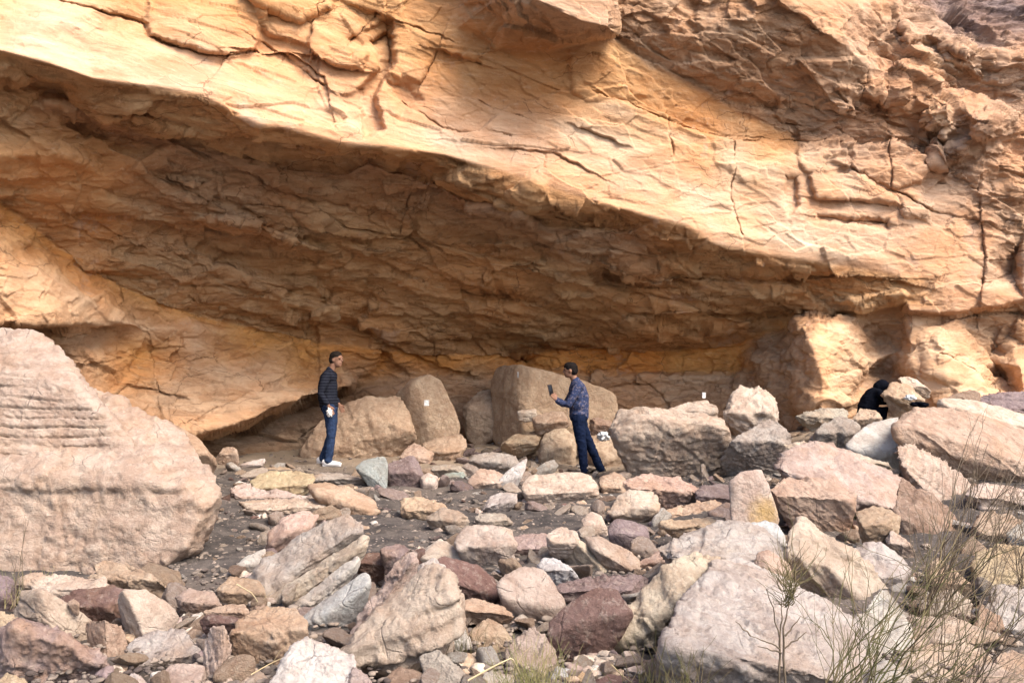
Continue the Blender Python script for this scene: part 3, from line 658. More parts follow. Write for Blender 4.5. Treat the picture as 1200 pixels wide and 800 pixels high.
rock([(267,742),(272,736),(298,717),(312,713),(345,716),(358,730),(359,748),(352,775),(335,796),(300,796),(272,778)], 'tan', 'blocky tan boulder with pale worn top and rusty brown front', ridge=[(272,742),(300,742),(326,756),(356,738)], k=1.3, kf=.75, stain=.28, Y=3.75)
rock([(320,800),(338,772),(345,752),(368,741),(384,752),(410,757),(415,777),(405,815),(380,845),(320,845)], 'white', 'big white quartz-like boulder in front of the blocky tan boulder', Y=3.35, k=.8, rough=1.2, stain=.1)
rock([(262,800),(275,788),(300,785),(322,802),(322,845),(258,845)], 'grey', 'grey rounded rock at the lower picture edge beside the white boulder', Y=3.4)
rock([(404,800),(414,781),(431,790),(448,830),(446,850),(402,850)], 'mottled', 'pinkish grey rock sunk under the biggest pale slab', Y=3.3)
# --- layered slabs
rock([(290,692),(305,672),(330,648),(350,630),(385,611),(411,603),(422,615),(420,635),(395,658),(350,690),(310,702)], 'lilac', 'largest slab of the tilted laminated stack with grey streaked top', ridge=[(300,697),(345,675),(390,645),(418,622)], k=1.1, kf=.75, lam=.2, T=.28, Y=4.95, stain=.25, bed=(-.45,-.35,.82), rough=.8)
rock([(308,706),(345,698),(385,668),(410,645),(424,632),(423,648),(400,672),(370,694),(345,710),(322,712)], 'cream', 'second slab down in the tilted laminated stack, thin and cream', ridge=[(315,708),(350,700),(400,662),(421,640)], T=.2, Y=4.85, stain=.3, bed=(-.45,-.35,.82), k=1., rough=.7)
rock([(340,712),(372,695),(400,672),(416,654),(422,658),(412,678),(388,703),(362,716),(348,720)], 'white', 'lowest thin pale slab of the tilted laminated stack', ridge=[(348,716),(385,697),(418,660)], T=.18, Y=4.75, stain=.2, bed=(-.45,-.35,.82), k=1., rough=.7)
rock([(352,726),(380,702),(408,683),(428,670),(434,680),(430,705),(416,730),(400,748),(382,746),(360,735)], 'blue', 'smooth bluish white stone under the tilted laminated stack', rough=.35, soft=14, Y=4.35, stain=.05, ridge=[(362,730),(400,715),(428,688)], k=.8)
rock([(403,752),(430,713),(455,677),(470,649),(480,642),(489,650),(489,666),(478,687),(455,718),(430,748),(412,760)], 'pink', 'long narrow pinkish slab leaning beside the smooth bluish white stone', ridge=[(409,754),(440,722),(482,660)], T=.22, Y=4.05, k=.9, kf=.6, stain=.25)
rock([(408,762),(425,732),(455,712),(480,690),(492,672),(508,664),(524,676),(536,681),(542,697),(535,727),(524,747),(508,766),(478,778),(445,800),(418,796)], 'cream', 'biggest pale slab of the near rubble with brown broken front edge', ridge=[(413,760),(440,752),(472,770),(505,752),(536,700)], k=.75, kf=.75, lam=.3, T=.35, Y=3.7, stain=.45, bed=(-.2,-.5,.8))
rock([(486,676),(491,662),(508,654),(521,664),(517,678),(500,684)], 'white', 'pale cap stone at the top of the biggest pale slab', Y=4.5)
rock([(494,772),(512,762),(531,775),(550,800),(564,845),(528,845),(505,795)], 'grey', 'grey plank of rock pointing down below the biggest pale slab', T=.15, Y=3.5, rough=.7)
rock([(416,650),(440,644),(452,650),(452,666),(432,674),(419,664)], 'maroon', 'dark reddish brown block behind the long narrow pinkish slab', Y=5.1)
rock([(446,642),(468,638),(481,645),(463,667),(450,662)], 'purple', 'dull purple stone at the top of the long narrow pinkish slab', Y=5.0)
# --- flat slabs on the dark soil
rock([(296,563),(308,555),(345,552),(363,556),(366,563),(352,583),(328,578),(300,573)], 'ochre', 'yellow tan flat slab on top of the two long thin slabs', ridge=[(300,571),(330,575),(352,581),(364,566)], k=3, T=.45, stain=.25)
rock([(274,573),(284,569),(305,572),(340,577),(364,581),(352,589),(300,591),(279,586)], 'pink', 'long thin pink slab below the yellow tan flat slab', ridge=[(277,581),(300,585),(345,585)], T=.4, k=3)
rock([(284,588),(310,591),(345,591),(374,584),(381,590),(379,601),(365,604),(330,607),(298,604)], 'cream', 'long thin cream slab, lowest of the flat slabs on dark soil', ridge=[(292,598),(330,600),(376,594)], T=.38, k=3)
rock([(315,648),(318,625),(334,609),(352,601),(366,600),(371,606),(368,616),(350,623),(336,642),(320,652)], 'blush', 'pink topped stone with dark shaded face behind the tilted laminated stack', ridge=[(319,634),(336,621),(354,620)], k=2, kf=.75, T=.3)
rock([(364,570),(384,569),(410,575),(435,589),(442,600),(433,607),(405,605),(382,594)], 'tan', 'long tapering tan slab pointing at the dark soil hollow', ridge=[(370,578),(405,592),(436,601)], k=2.4, lam=.3, T=.4)
rock([(364,560),(375,554),(402,555),(432,561),(434,570),(402,571),(370,568)], 'grey', 'flat grey slab in front of the shoes of the man in jeans', k=3, T=.4)
rock([(417,548),(430,538),(449,534),(454,541),(454,562),(451,574),(440,568),(426,556)], 'green', 'greenish grey tilted plate of rock beside the man in jeans', ridge=[(420,550),(438,560),(450,570)], k=.7, kf=.4, T=.18, rough=.5, stain=0)
rock([(276,664),(290,652),(310,643),(313,656),(305,671),(284,674)], 'white', 'bright white angular fragment on dark soil beside the laminated stack', k=1.2, T=.12, rough=.6, stain=0)
rock([(453,548),(465,535),(480,532),(492,543),(496,560),(491,573),(463,572),(454,562)], 'purple', 'dark purple boulder behind the greenish grey plate', stain=0)
rock([(454,556),(475,556),(477,562),(456,562)], 'white', 'thin white chip in front of the dark purple boulder', T=.1, k=3, rough=.5, Y=10.2)
rock([(492,560),(503,552),(513,556),(513,574),(495,575)], 'cream', 'pale stone next to the dark purple boulder', stain=.1)
rock([(520,556),(532,552),(545,554),(546,563),(522,563)], 'green', 'small greenish flat stone amid the middle rubble', k=2)
rock([(548,562),(562,550),(584,549),(594,558),(590,572),(570,579),(553,576)], 'pink', 'rounded pinkish grey boulder beside the white leaning sliver', k=1.4)
rock([(582,579),(590,562),(604,546),(617,538),(612,556),(596,576)], 'white', 'thin white sliver of rock leaning next to the pinkish grey boulder', T=.15, k=1, kf=.8, rough=.5, stain=0)
rock([(566,598),(575,583),(588,577),(605,578),(604,591),(590,600),(571,602)], 'white', 'pale flat topped stone in front of the white leaning sliver', ridge=[(569,594),(588,592),(602,585)], k=2)
rock([(469,586),(480,582),(494,583),(506,590),(522,590),(529,600),(515,612),(490,613),(472,602)], 'dust', 'wide grey stone half sunk in the dark soil hollow', k=2.5, drop=.3)
rock([(556,606),(565,600),(590,600),(600,612),(588,620),(562,618)], 'grey', 'dull grey stone half buried behind the pink and white boulder', k=2)
rock([(611,572),(622,557),(655,553),(685,555),(700,568),(702,583),(682,591),(640,592),(618,585)], 'cream', 'large smooth cream boulder at the feet of the man with the phone', rough=.6, soft=14, stain=.1, ridge=[(618,580),(650,580),(692,576)], k=1.6)
# --- middle of the rubble
rock([(533,634),(545,617),(570,615),(598,620),(606,636),(601,655),(586,668),(560,666),(543,655)], 'pink', 'chunky pink boulder with whitish top and rusty front', ridge=[(538,644),(560,640),(590,643),(604,636)], k=1.1, kf=.75, stain=.35)
rock([(491,647),(502,638),(516,631),(530,640),(541,655),(537,667),(512,664),(494,657)], 'cream', 'small pointed cream stone beside the chunky pink boulder', rough=.5)
rock([(508,664),(518,655),(535,654),(556,662),(576,676),(586,690),(580,702),(555,701),(535,693),(518,680)], 'maroon', 'long rounded dusky red stone below the small pointed cream stone', ridge=[(515,672),(545,690),(580,698)], k=1.2, soft=16, stain=0, Y=4.75)
rock([(598,633),(612,624),(644,623),(654,635),(651,648),(630,656),(605,654)], 'mottled', 'flattish dusty pink boulder beside the chunky pink boulder', stain=.1)
rock([(625,664),(638,652),(660,657),(675,668),(679,681),(655,686),(638,677)], 'blue', 'speckled whitish granite cobble behind the striped oval boulder', soft=14, stain=0, Y=5.1)
rock([(582,688),(592,672),(612,665),(636,668),(650,686),(662,706),(656,723),(641,736),(625,733),(605,720),(588,706)], 'pink', 'large striped oval boulder with pale pinkish bands', ridge=[(590,700),(615,712),(655,712)], k=.8, kf=.75, soft=18, rough=.5, stain=.05, lam=0, Y=4.5, bed=(.8,-.2,.5))
rock([(658,645),(674,631),(690,640),(715,659),(719,671),(692,673),(672,664)], 'cream', 'cream prism with a sharp long edge beside the granite cobble', ridge=[(673,633),(698,660),(708,672)], k=1., kf=1., soft=80, rough=.5, stain=.2)
rock([(685,630),(705,629),(730,642),(747,655),(749,669),(735,674),(718,668),(700,650)], 'pink', 'long tapered stone with orange end beside the cream prism', ridge=[(692,640),(720,656),(742,670)], k=1.1, soft=18, stain=.35, rough=.6)
rock([(681,608),(692,598),(703,602),(712,618),(714,632),(690,631)], 'cream', 'small upright cream stone behind the cream prism', soft=18, rough=.6)
rock([(711,616),(722,605),(742,611),(757,616),(761,630),(756,645),(744,650),(724,638),(713,627)], 'purple', 'rounded purplish pink cobble with a white rim', soft=12, stain=0, rough=.4)
rock([(713,600),(722,585),(738,575),(762,575),(774,590),(772,607),(756,616),(728,610)], 'cream', 'faceted cream boulder above the purplish pink cobble', ridge=[(718,603),(745,594),(768,596)], stain=.3, Y=7.6)
rock([(732,564),(758,557),(800,560),(822,569),(821,584),(800,592),(783,600),(768,594),(736,578)], 'blush', 'wide blocky salmon rock below the great pale boulder', ridge=[(740,572),(775,575),(815,577)], k=1.6, stain=.25)
rock([(772,607),(786,598),(802,590),(836,585),(856,598),(851,606),(820,608)], 'tan', 'brownish layered stone with pointed top beside the white and yellow block', ridge=[(776,605),(815,601),(852,602)], k=1.4, lam=.25)
rock([(774,614),(788,608),(820,608),(853,607),(849,619),(820,625),(790,624)], 'dust', 'low layered stone directly below the brownish pointed one', lam=.25, Y=6.4)
rock([(815,577),(828,567),(858,569),(860,592),(836,594),(819,588)], 'purple', 'dark violet block hidden behind the white and yellow block', Y=8.0, stain=0)
rock([(746,657),(768,648),(794,640),(805,637),(808,646),(801,654),(775,665),(751,669)], 'blush', 'finger-like reddish stone on the edge of the lilac plateau slab', ridge=[(751,662),(775,657),(803,647)], stain=.2, T=.15, soft=18)
rock([(648,692),(664,681),(698,673),(732,670),(762,675),(768,687),(746,701),(720,700),(690,703),(664,706)], 'purple', 'long violet grey rock between the striped oval boulder and pale wing slab', stain=0)
rock([(645,728),(664,711),(690,694),(706,687),(723,692),(736,714),(739,722),(720,742),(692,765),(674,779),(654,776),(644,750)], 'maroon', 'large dark maroon block tilted among pale stones', ridge=[(648,740),(690,722),(735,718)], k=.8, kf=.55, rough=.6, stain=.25, soft=34)
rock([(534,704),(556,700),(590,711),(600,722),(560,724),(537,719)], 'tan', 'flat tan stone tucked beneath the long dusky red stone', ridge=[(540,715),(565,717),(596,720)], Y=4.35)
rock([(548,738),(570,722),(594,734),(602,760),(584,776),(556,772)], 'dust', 'dull stone in the dark gap under the striped oval boulder', Y=4.1)
rock([(528,738),(542,728),(553,755),(545,772),(532,762)], 'blue', 'small bluish stone beside the biggest pale slab', Y=3.95)
rock([(600,742),(626,734),(646,757),(655,790),(648,845),(590,845),(592,780)], 'mottled', 'pinkish grey boulder half covered by the yellow green grass tuft', Y=3.75)
rock([(646,790),(655,778),(668,784),(672,820),(648,824)], 'blue', 'small bluish white stone below the dark maroon block', Y=3.6)
rock([(674,796),(682,786),(691,796),(690,815),(676,815)], 'ochre', 'small yellow stone below the dark maroon block', Y=3.6, stain=.7)
rock([(694,803),(712,790),(745,792),(752,822),(700,828)], 'maroon', 'low maroon stone at the lower picture edge beside the small yellow stone', Y=3.5, stain=0)
# --- the great pale slabs, centre right
rock([(714,758),(724,736),(750,700),(785,663),(812,652),(838,658),(826,692),(806,722),(792,748),(788,782),(752,772),(724,768)], 'cream', 'pale striped wing of rock leaning against the lilac plateau slab', ridge=[(718,760),(740,742),(770,728),(800,700)], k=.85, kf=.75, lam=0, stain=.15, T=.5, bed=(.75,-.35,.5), Y=4.05)
rock([(783,768),(794,728),(815,690),(838,662),(872,654),(915,679),(948,700),(995,722),(1018,745),(1022,790),(1010,860),(780,860)], 'lilac', 'huge pale plateau-like boulder with brown underside in front of everything', ridge=[(786,757),(832,764),(882,782),(945,796),(1010,795)], k=2.4, kf=.8, T=1.6, stain=.25, rough=.9, Y=3.3)
rock([(770,642),(800,626),(850,611),(890,620),(914,642),(920,662),(905,676),(868,672),(820,660),(782,658)], 'lilac', 'lilac white slab resting behind the huge plateau-like boulder', k=1.8, lam=.3, T=.7, stain=.15, Y=4.9, ridge=[(785,655),(835,652),(880,668),(915,660)])
rock([(882,662),(890,648),(902,645),(924,661),(929,674),(915,684),(888,680)], 'blush', 'orange pink wedge at the end of the lilac white slab', ridge=[(888,676),(900,662),(926,672)], k=1, stain=.35, rough=.5, Y=4.75)
rock([(856,566),(868,556),(892,551),(900,570),(909,596),(913,613),(905,617),(862,617),(858,600)], 'cream', 'upright whitish block with a yellow ochre stain at its foot', ridge=[(862,566),(861,616)], k=.35, kf=.35, T=.3, rough=.45, soft=80, stain=.0, Y=6.3)
rock([(857,614),(905,611),(918,624),(924,642),(912,654),(890,642),(866,628)], 'blue', 'bluish grey chunk underneath the upright whitish block', Y=5.6, stain=.1)
rock([(901,577),(920,560),(962,561),(1000,580),(1001,606),(990,642),(955,630),(925,608),(910,592)], 'tan', 'box shaped rock with brown front and pale lid beside the upright block', ridge=[(905,581),(950,581),(999,588)], k=2.2, kf=.75, T=.6, rough=.7, stain=.25, soft=70, Y=6.7)
rock([(914,548),(932,528),(960,520),(1000,534),(1048,556),(1061,578),(1058,604),(1050,626),(1015,618),(1000,592),(962,568),(925,560)], 'pink', 'thick slab of pinkish layers lying over the box shaped rock', ridge=[(918,552),(962,562),(1015,588),(1056,594)], k=1.8, kf=.75, lam=.16, stain=.25, T=.85, Y=7.3, bed=(-.25,-.4,.87))
rock([(922,522),(945,516),(1000,528),(1040,543),(1056,560),(1040,562),(1000,548),(935,532)], 'cream', 'thin cream sheet of rock above the thick pinkish layered slab', lam=.3, k=2, T=.5, Y=8.6)
rock([(993,522),(1003,510),(1025,495),(1052,489),(1055,510),(1054,545),(1040,552),(1015,542),(997,532)], 'white', 'large pale grey block with a straight vertical edge', ridge=[(998,526),(1022,535),(1052,530)], k=.9, stain=.05, rough=.5, soft=80, Y=9.4)
rock([(948,518),(964,500),(984,489),(1004,498),(1005,512),(992,530),(963,527)], 'grey', 'dull grey triangular rock beside the large pale grey block', Y=10.2, stain=.05)
rock([(846,542),(858,520),(880,505),(900,491),(914,498),(931,514),(929,531),(910,547),(868,548)], 'grey', 'dull grey ridge-shaped boulder under the lumpy cream boulder', Y=10.2, stain=.15)
rock([(846,474),(854,458),(870,453),(884,456),(896,452),(908,462),(910,490),(897,495),(880,507),(864,498),(849,490)], 'cream', 'lumpy cream boulder with a double head perched near the cave wall', Y=11.4, rough=1.6, stain=.2)
rock([(717,502),(728,482),(760,480),(820,483),(848,489),(854,515),(850,546),(820,555),(785,559),(745,553),(728,532)], 'pink', 'great pale pinkish boulder with pitted face in the middle of the cave mouth', ridge=[(722,512),(745,492),(800,491),(850,500)], k=1.8, kf=.75, rough=1.25, T=1.0, stain=.2, Y=10.6)
rock([(775,486),(800,474),(826,469),(838,480),(838,492)], 'cream', 'pale slab showing behind the top of the great pinkish boulder', Y=12.2)
# --- slabs at the far side
rock([(1052,500),(1060,487),(1100,481),(1150,490),(1210,508),(1245,530),(1245,588),(1180,576),(1130,562),(1090,541),(1057,519)], 'tan', 'massive long flat topped slab with a brown edge running out of the picture', ridge=[(1054,503),(1100,514),(1145,530),(1240,560)], k=2.6, kf=.75, T=1.5, rough=.6, stain=.3, soft=80, Y=8.9)
rock([(1103,474),(1110,468),(1135,470),(1200,488),(1245,498),(1245,520),(1180,506),(1140,497),(1105,488)], 'cream', 'tapering slab lying on top of the massive long slab', ridge=[(1106,474),(1140,484),(1172,500)], k=2.4, kf=.75, T=.9, rough=.6, Y=10.6, soft=70)
rock([(1054,526),(1068,521),(1100,540),(1130,563),(1152,590),(1148,612),(1117,614),(1090,592),(1066,562),(1056,546)], 'pink', 'reddish striped slab sloping down under the massive long slab', ridge=[(1060,548),(1090,580),(1118,608)], k=1.2, lam=.12, stain=.28, T=.7, Y=8.0, bed=(-.5,-.4,.77))
rock([(1048,602),(1058,560),(1085,578),(1117,605),(1142,640),(1144,682),(1110,695),(1068,668),(1048,640)], 'brown', 'shaded brown boulder beneath the reddish striped slab behind thin twigs', Y=6.6, ridge=[(1052,606),(1085,620),(1135,650)], k=1.)
rock([(922,645),(930,622),(938,611),(952,620),(1000,652),(1038,690),(1014,714),(985,722),(950,710),(925,692)], 'cream', 'sloping pale slab with a dark hollow below it beside the small bush', ridge=[(926,648),(965,662),(1012,700)], k=1.5, kf=.75, T=.5, lam=.3, stain=.15, Y=4.9)
rock([(998,642),(1024,631),(1046,644),(1067,665),(1061,686),(1040,702),(1012,672)], 'lilac', 'pale grey angular rock between the sloping pale slab and thin twigs', Y=5.2)
rock([(1036,630),(1046,623),(1068,637),(1070,648),(1050,647)], 'cream', 'small cream stone above the pale grey angular rock', Y=5.8)
rock([(955,800),(985,748),(1010,712),(1036,688),(1062,700),(1078,722),(1066,762),(1030,800),(1000,840),(960,845)], 'white', 'broad whitish boulder seen through the green broom shrub', Y=3.9, k=1, T=.8, stain=.15)
rock([(1076,706),(1090,697),(1112,690),(1139,700),(1138,722),(1112,734),(1090,728)], 'cream', 'oval cream cobble seen through the broom twigs', Y=4.4)
rock([(1138,655),(1168,640),(1215,642),(1245,660),(1245,705),(1190,698),(1150,688)], 'ochre', 'yellowish brown boulder cut by the picture edge behind the twigs', Y=5.2, stain=.25)
rock([(1004,600),(1030,590),(1056,604),(1052,628),(1010,632)], 'dust', 'dull block in the dark gap just below the thick slab of pinkish layers', Y=5.9)
rock([(866,690),(900,682),(935,700),(930,722),(880,716)], 'cream', 'cream rock tucked behind the stems of the small bush', Y=4.6)
rock([(255,690),(270,676),(300,680),(312,700),(296,712),(262,708)], 'dust', 'small dusty rock at the lower end of the tilted laminated stack', Y=4.75)
rock([(205,700),(222,690),(250,694),(262,712),(240,722),(212,718)], 'mottled', 'mottled pinkish rock between the sharp cream wedge and the maroon plank', Y=4.5)
rock([(455,690),(470,668),(484,672),(478,700),(462,712)], 'grey', 'grey splinter between the long pinkish slab and the biggest pale slab', Y=4.4)
rock([(640,628),(655,618),(676,622),(682,640),(660,646),(644,642)], 'cream', 'small cream stone between the flattish dusty pink boulder and the cream prism', Y=5.7)
rock([(700,560),(716,552),(732,560),(734,578),(712,582)], 'dust', 'small dusty stone beside the large smooth cream boulder', Y=9.5)
rock([(858,655),(880,640),(905,655),(896,672),(866,670)], 'lilac', 'pale lump of rock on the far side of the lilac white slab', Y=5.0)
rock([(500,604),(520,596),(546,602),(548,616),(522,622),(504,616)], 'grey', 'small grey rock between the dark soil hollow and the chunky pink boulder', Y=7.2)
rock([(1040,745),(1068,722),(1110,728),(1165,738),(1182,768),(1120,782),(1050,775)], 'cream', 'flat pale slab lying across the middle of the broom twigs', Y=3.95, T=.6, lam=.3)
rock([(1078,668),(1100,655),(1150,690),(1146,706),(1100,700)], 'dust', 'dusty slab edge below the shaded brown boulder', Y=5.0)
rock([(1120,800),(1160,778),(1200,792),(1210,850),(1110,850)], 'pink', 'pinkish rock at the lower picture edge deep in the broom twigs', Y=3.3)
rock([(1000,800),(1030,772),(1062,785),(1075,850),(1000,850)], 'lilac', 'pale grey rock at the lower picture edge by the plateau-like boulder', Y=3.3)
rock([(1150,712),(1140,735),(1160,752),(1180,745),(1172,722)], 'tan', 'small tan stone leaning on the big greyish boulder', Y=4.3)
rock([(440,800),(470,782),(498,790),(510,850),(436,850)], 'brown', 'brown rock in the shade under the biggest pale slab', Y=3.45)
rock([(560,800),(575,778),(600,785),(606,850),(556,850)], 'lilac', 'greyish rock at the lower picture edge beside the grey plank', Y=3.5)
rock([(735,800),(756,775),(790,772),(800,800),(790,850),(736,850)], 'brown', 'dull brown rock under the pale striped wing', Y=3.6)
rock([(0,800),(10,786),(30,800),(36,850),(-20,850)], 'ochre', 'yellowish rock in the lower corner under the mottled boulder', Y=3.3)
rock([(1152,702),(1170,686),(1202,690),(1240,715),(1245,790),(1192,760),(1164,728)], 'lilac', 'big greyish boulder with sharp upper edge at the picture edge', Y=4.3, stain=.05)
rock([(1046,785),(1068,762),(1105,748),(1150,757),(1166,790),(1160,845),(1046,850)], 'cream', 'low cream boulder lying deep in the broom twigs', Y=3.6)
rock([(1160,775),(1190,762),(1245,790),(1245,850),(1165,850)], 'dust', 'dusty brown rock at the corner under the big greyish boulder', Y=3.5)
rock([(1134,580),(1155,565),(1190,570),(1220,584),(1212,602),(1160,603)], 'cream', 'pale rock behind the upright twigs just under the massive slab', Y=7.6)
rock([(1138,622),(1150,602),(1182,604),(1204,620),(1188,642),(1155,645)], 'dust', 'dull brown rock in the tangle of upright twigs', Y=6.3)
rock([(1180,625),(1205,606),(1245,610),(1245,655),(1195,656)], 'lilac', 'pale grey rock at the picture edge in the tangle of twigs', Y=6.0)
rock([(1146,473),(1165,463),(1195,461),(1245,465),(1245,492),(1190,490),(1160,482)], 'purple', 'dark purple layered rock at the foot of the cliff', lam=.25, Y=11.8, stain=0)
rock([(1104,471),(1120,462),(1136,457),(1148,462),(1150,474),(1115,476)], 'brown', 'low brown rock at the foot of the cliff beside the dark purple one', Y=12.0)
rock([(1036,462),(1046,450),(1066,452),(1078,462),(1086,478),(1060,482),(1042,478)], 'dust', 'grey brown rock right beside the crouching person', Y=12.1)
rock([(1052,446),(1062,440),(1078,449),(1090,459),(1080,462),(1066,458)], 'cream', 'pale plate of rock propped behind the crouching person', Y=12.7)
rock([(998,492),(1008,478),(1024,480),(1034,490),(1018,504),(1004,506)], 'dust', 'brownish grey rock in front of the crouching person', Y=11.0)
# --- in the cave
rock([(345,548),(362,515),(378,492),(398,476),(428,465),(466,466),(476,488),(488,510),(472,530),(440,546),(398,553)], 'warm', 'broad tan boulder leaning on the cave wall behind the man in jeans', ridge=[(366,530),(400,500),(440,490),(478,505)], k=.8, kf=.75, T=.9, rough=1.1, stain=.1, Y=13.0)
rock([(462,470),(482,448),(503,441),(516,447),(528,472),(538,499),(535,506),(513,515),(487,513),(474,496)], 'warm', 'tall tablet-shaped slab with a small white tag on its pale face', ridge=[(483,450),(511,513)], kl=2.2, kr=.15, T=.5, rough=.3, soft=110, stain=0, Y=13.3)
rock([(496,520),(510,512),(540,505),(546,521),(532,542),(514,545),(503,530)], 'dust', 'grey brown stone under the foot of the tablet-shaped slab', Y=12.8)
rock([(466,532),(488,518),(504,525),(509,541),(494,551),(474,546)], 'dust', 'dull stone between the broad tan boulder and the tablet-shaped slab', Y=12.4)
rock([(579,438),(595,432),(613,430),(662,444),(702,456),(714,462),(721,490),(716,506),(655,508),(618,506),(582,512)], 'warm', 'large squared block in the cave with one dark side and one pale face', ridge=[(613,431),(615,470),(614,508)], kl=2.2, kr=.2, T=.9, rough=.35, soft=110, stain=0, Y=13.6)
rock([(624,489),(640,484),(662,483),(668,496),(640,507),(626,502)], 'dust', 'flat stone lying against the pale face of the squared block', Y=13.0)
rock([(606,482),(628,478),(630,489),(608,490)], 'cream', 'small pale ledge stone at the corner of the squared block', T=.1, Y=13.2)
rock([(586,522),(604,510),(629,504),(634,512),(629,523),(606,529)], 'dust', 'flat wedge shaped stone in front of the squared block', k=2, Y=12.9)
rock([(630,528),(640,510),(658,502),(673,508),(675,546),(650,552),(634,542)], 'dust', 'rounded dusty boulder behind the legs of the man with the phone', Y=12.7, stain=0)
rock([(690,510),(708,500),(722,512),(733,532),(736,552),(708,560),(690,548)], 'dust', 'dusty wedge of rock between the man with the phone and the great pinkish boulder', Y=12.7, stain=0)
rock([(690,492),(706,488),(722,498),(724,508),(706,512),(692,506)], 'brown', 'brown stone holding up the crumpled white bag', Y=12.9)
rock([(543,478),(556,460),(577,456),(582,480),(580,502),(560,507),(545,497)], 'dust', 'shaded rock deep in the cave between the tablet-shaped slab and squared block', Y=14.3, stain=0)
rock([(254,536),(261,525),(273,521),(281,535),(277,545),(258,545)], 'tan', 'small pointed rock under the overhang near the big rounded outcrop', Y=11.8)
rock([(280,545),(296,540),(309,538),(311,544),(284,549)], 'white', 'thin white stick-like splinter of rock lying near the overhang', Y=11.6, T=.1, rough=.4)
rock([(544,546),(558,534),(582,529),(597,531),(606,545),(582,552)], 'grey', 'flattish grey rock in the middle rubble in front of the squared block', k=2, Y=11.2)
rock([(500,548),(520,543),(540,546),(545,556),(515,558)], 'grey', 'flat grey rock in the middle rubble in front of the tablet-shaped slab', k=2, Y=10.9)
rock([(350,556),(334,548),(318,547),(296,552),(300,558),(330,562)], 'dust', 'flat dusty rock behind the yellow tan flat slab', k=2, Y=11.2)
rock([(935,488),(955,478),(985,476),(998,486),(980,496),(948,498)], 'grey', 'flat grey rock at the foot of the rock pillar', k=2, Y=11.9)
# --- the big rounded outcrop and the layered cap on it
rock([(-160,470),(-100,452),(0,455),(70,462),(110,470),(165,490),(210,510),(228,535),(232,555),(245,576),(241,606),(225,626),(180,655),(130,680),(60,700),(-60,715),(-170,720)], 'outcrop', 'huge rounded pinkish outcrop with a long level crack',
     ridge=[(-100,560),(60,565),(150,560),(215,575)], k=1.5, kf=-.10, T=2.6, lam=0, rough=1.15, soft=100, Y=6.0, bed=(.05,-.12,.99), stain=.3, name='rock_outcrop', cat='outcrop', back=.8)
rock([(-160,400),(-90,386),(0,389),(40,395),(58,404),(72,418),(82,444),(104,474),(138,502),(150,532),(-60,540),(-160,520)], 'outcrop', 'knob of thin pinkish layers capping the huge rounded outcrop',
     ridge=[(-90,440),(20,440),(80,450)], kf=-.30, k=1.6, lam=.09, T=1.6, rough=.7, Y=6.35, bed=(.05,-.1,.99), stain=.25, name='rock_outcrop', cat='outcrop')
rock([(88,470),(96,465),(106,470),(117,480),(112,484),(97,482)], 'white', 'small pale stone lying on top of the huge rounded outcrop', Y=6.9)
rock([(160,505),(200,498),(232,515),(256,545),(250,560),(225,560),(180,540)], 'tan', 'smooth tan shoulder of rock behind the huge rounded outcrop', Y=9.6, rough=.5, soft=16)
# the ochre stain low on the upright whitish block
for o, O in ROCKS:
    if 'ochre stain' in o['label']:
        m = ROCK.copy(); m.name = 'ochre_stained_sandstone'; o.data.materials[0] = m; g = NT(m.node_tree); b = m.node_tree.nodes['Principled BSDF']
        srcs = b.inputs['Base Color'].links[0].from_socket; tc = g.n('ShaderNodeTexCoord'); q = at(904, 604, 6.3); d = g.n('ShaderNodeVectorMath', operation='DISTANCE')
        g.l(tc.outputs['Object'], d.inputs[0]); d.inputs[1].default_value = tuple(q[k]-o.location[k] for k in range(3))
        r = g.math('ADD', d.outputs['Value'], g.math('MULTIPLY', g.noise(tc.outputs['Object'], 12, 5, .7), .14))
        g.l(g.mix(g.ramp(r, .13, .30, .8, 0), srcs, (.40, .25, .06, 1)), b.inputs['Base Color'])


# ------------------------------------------------------------------ loose stones between them
VAR = []
for s in range(16):
    rs = np.random.RandomState(500+s)
    P_ = rs.normal(size=(rs.randint(9, 15), 3)); P_ /= np.linalg.norm(P_, axis=1)[:, None]; P_ *= np.array([1, rs.uniform(.55, .9), rs.uniform(.3, .75)])
    v, F_, b = polytope(P_, 4, 1.0, None, 0, 900+s, 22, 2.0); VAR.append((v-v.mean(0), F_, b))
VARM = []
for v, F_, b in VAR:
    o = mesh_obj('tmp', v, F_, ROCK); a = o.data.attributes.new('bed', 'FLOAT', 'POINT'); a.data.foreach_set('value', (b*.1).astype(np.float32))
    VARM.append(o.data); o.data.name = 'loose_stone'; bpy.data.objects.remove(o)
def inside(x, y, poly):
    c = False
    for a, b in zip(poly, poly[1:]+poly[:1]):
        if (a[1] > y) != (b[1] > y) and x < (b[0]-a[0])*(y-a[1])/(b[1]-a[1])+a[0]: c = not c
    return c
SOILP = [(180,700),(230,560),(275,556),(290,600),(310,640),(275,660),(262,700)]
SOIL2 = [(400,610),(470,570),(560,580),(620,600),(700,600),(690,625),(540,620),(500,640),(430,650)]
LH = [('pink',5),('cream',7),('grey',2),('dust',4),('brown',1),('purple',1),('maroon',1),('mottled',2),('white',3),('tan',3)]
LHL = [h for h, n in LH for _ in range(n)]
CATN = {'pink': 'pinkish', 'cream': 'cream', 'grey': 'grey', 'dust': 'dusty', 'brown': 'brown', 'purple': 'purplish', 'maroon': 'maroon', 'mottled': 'mottled', 'white': 'whitish', 'tan': 'tan'}
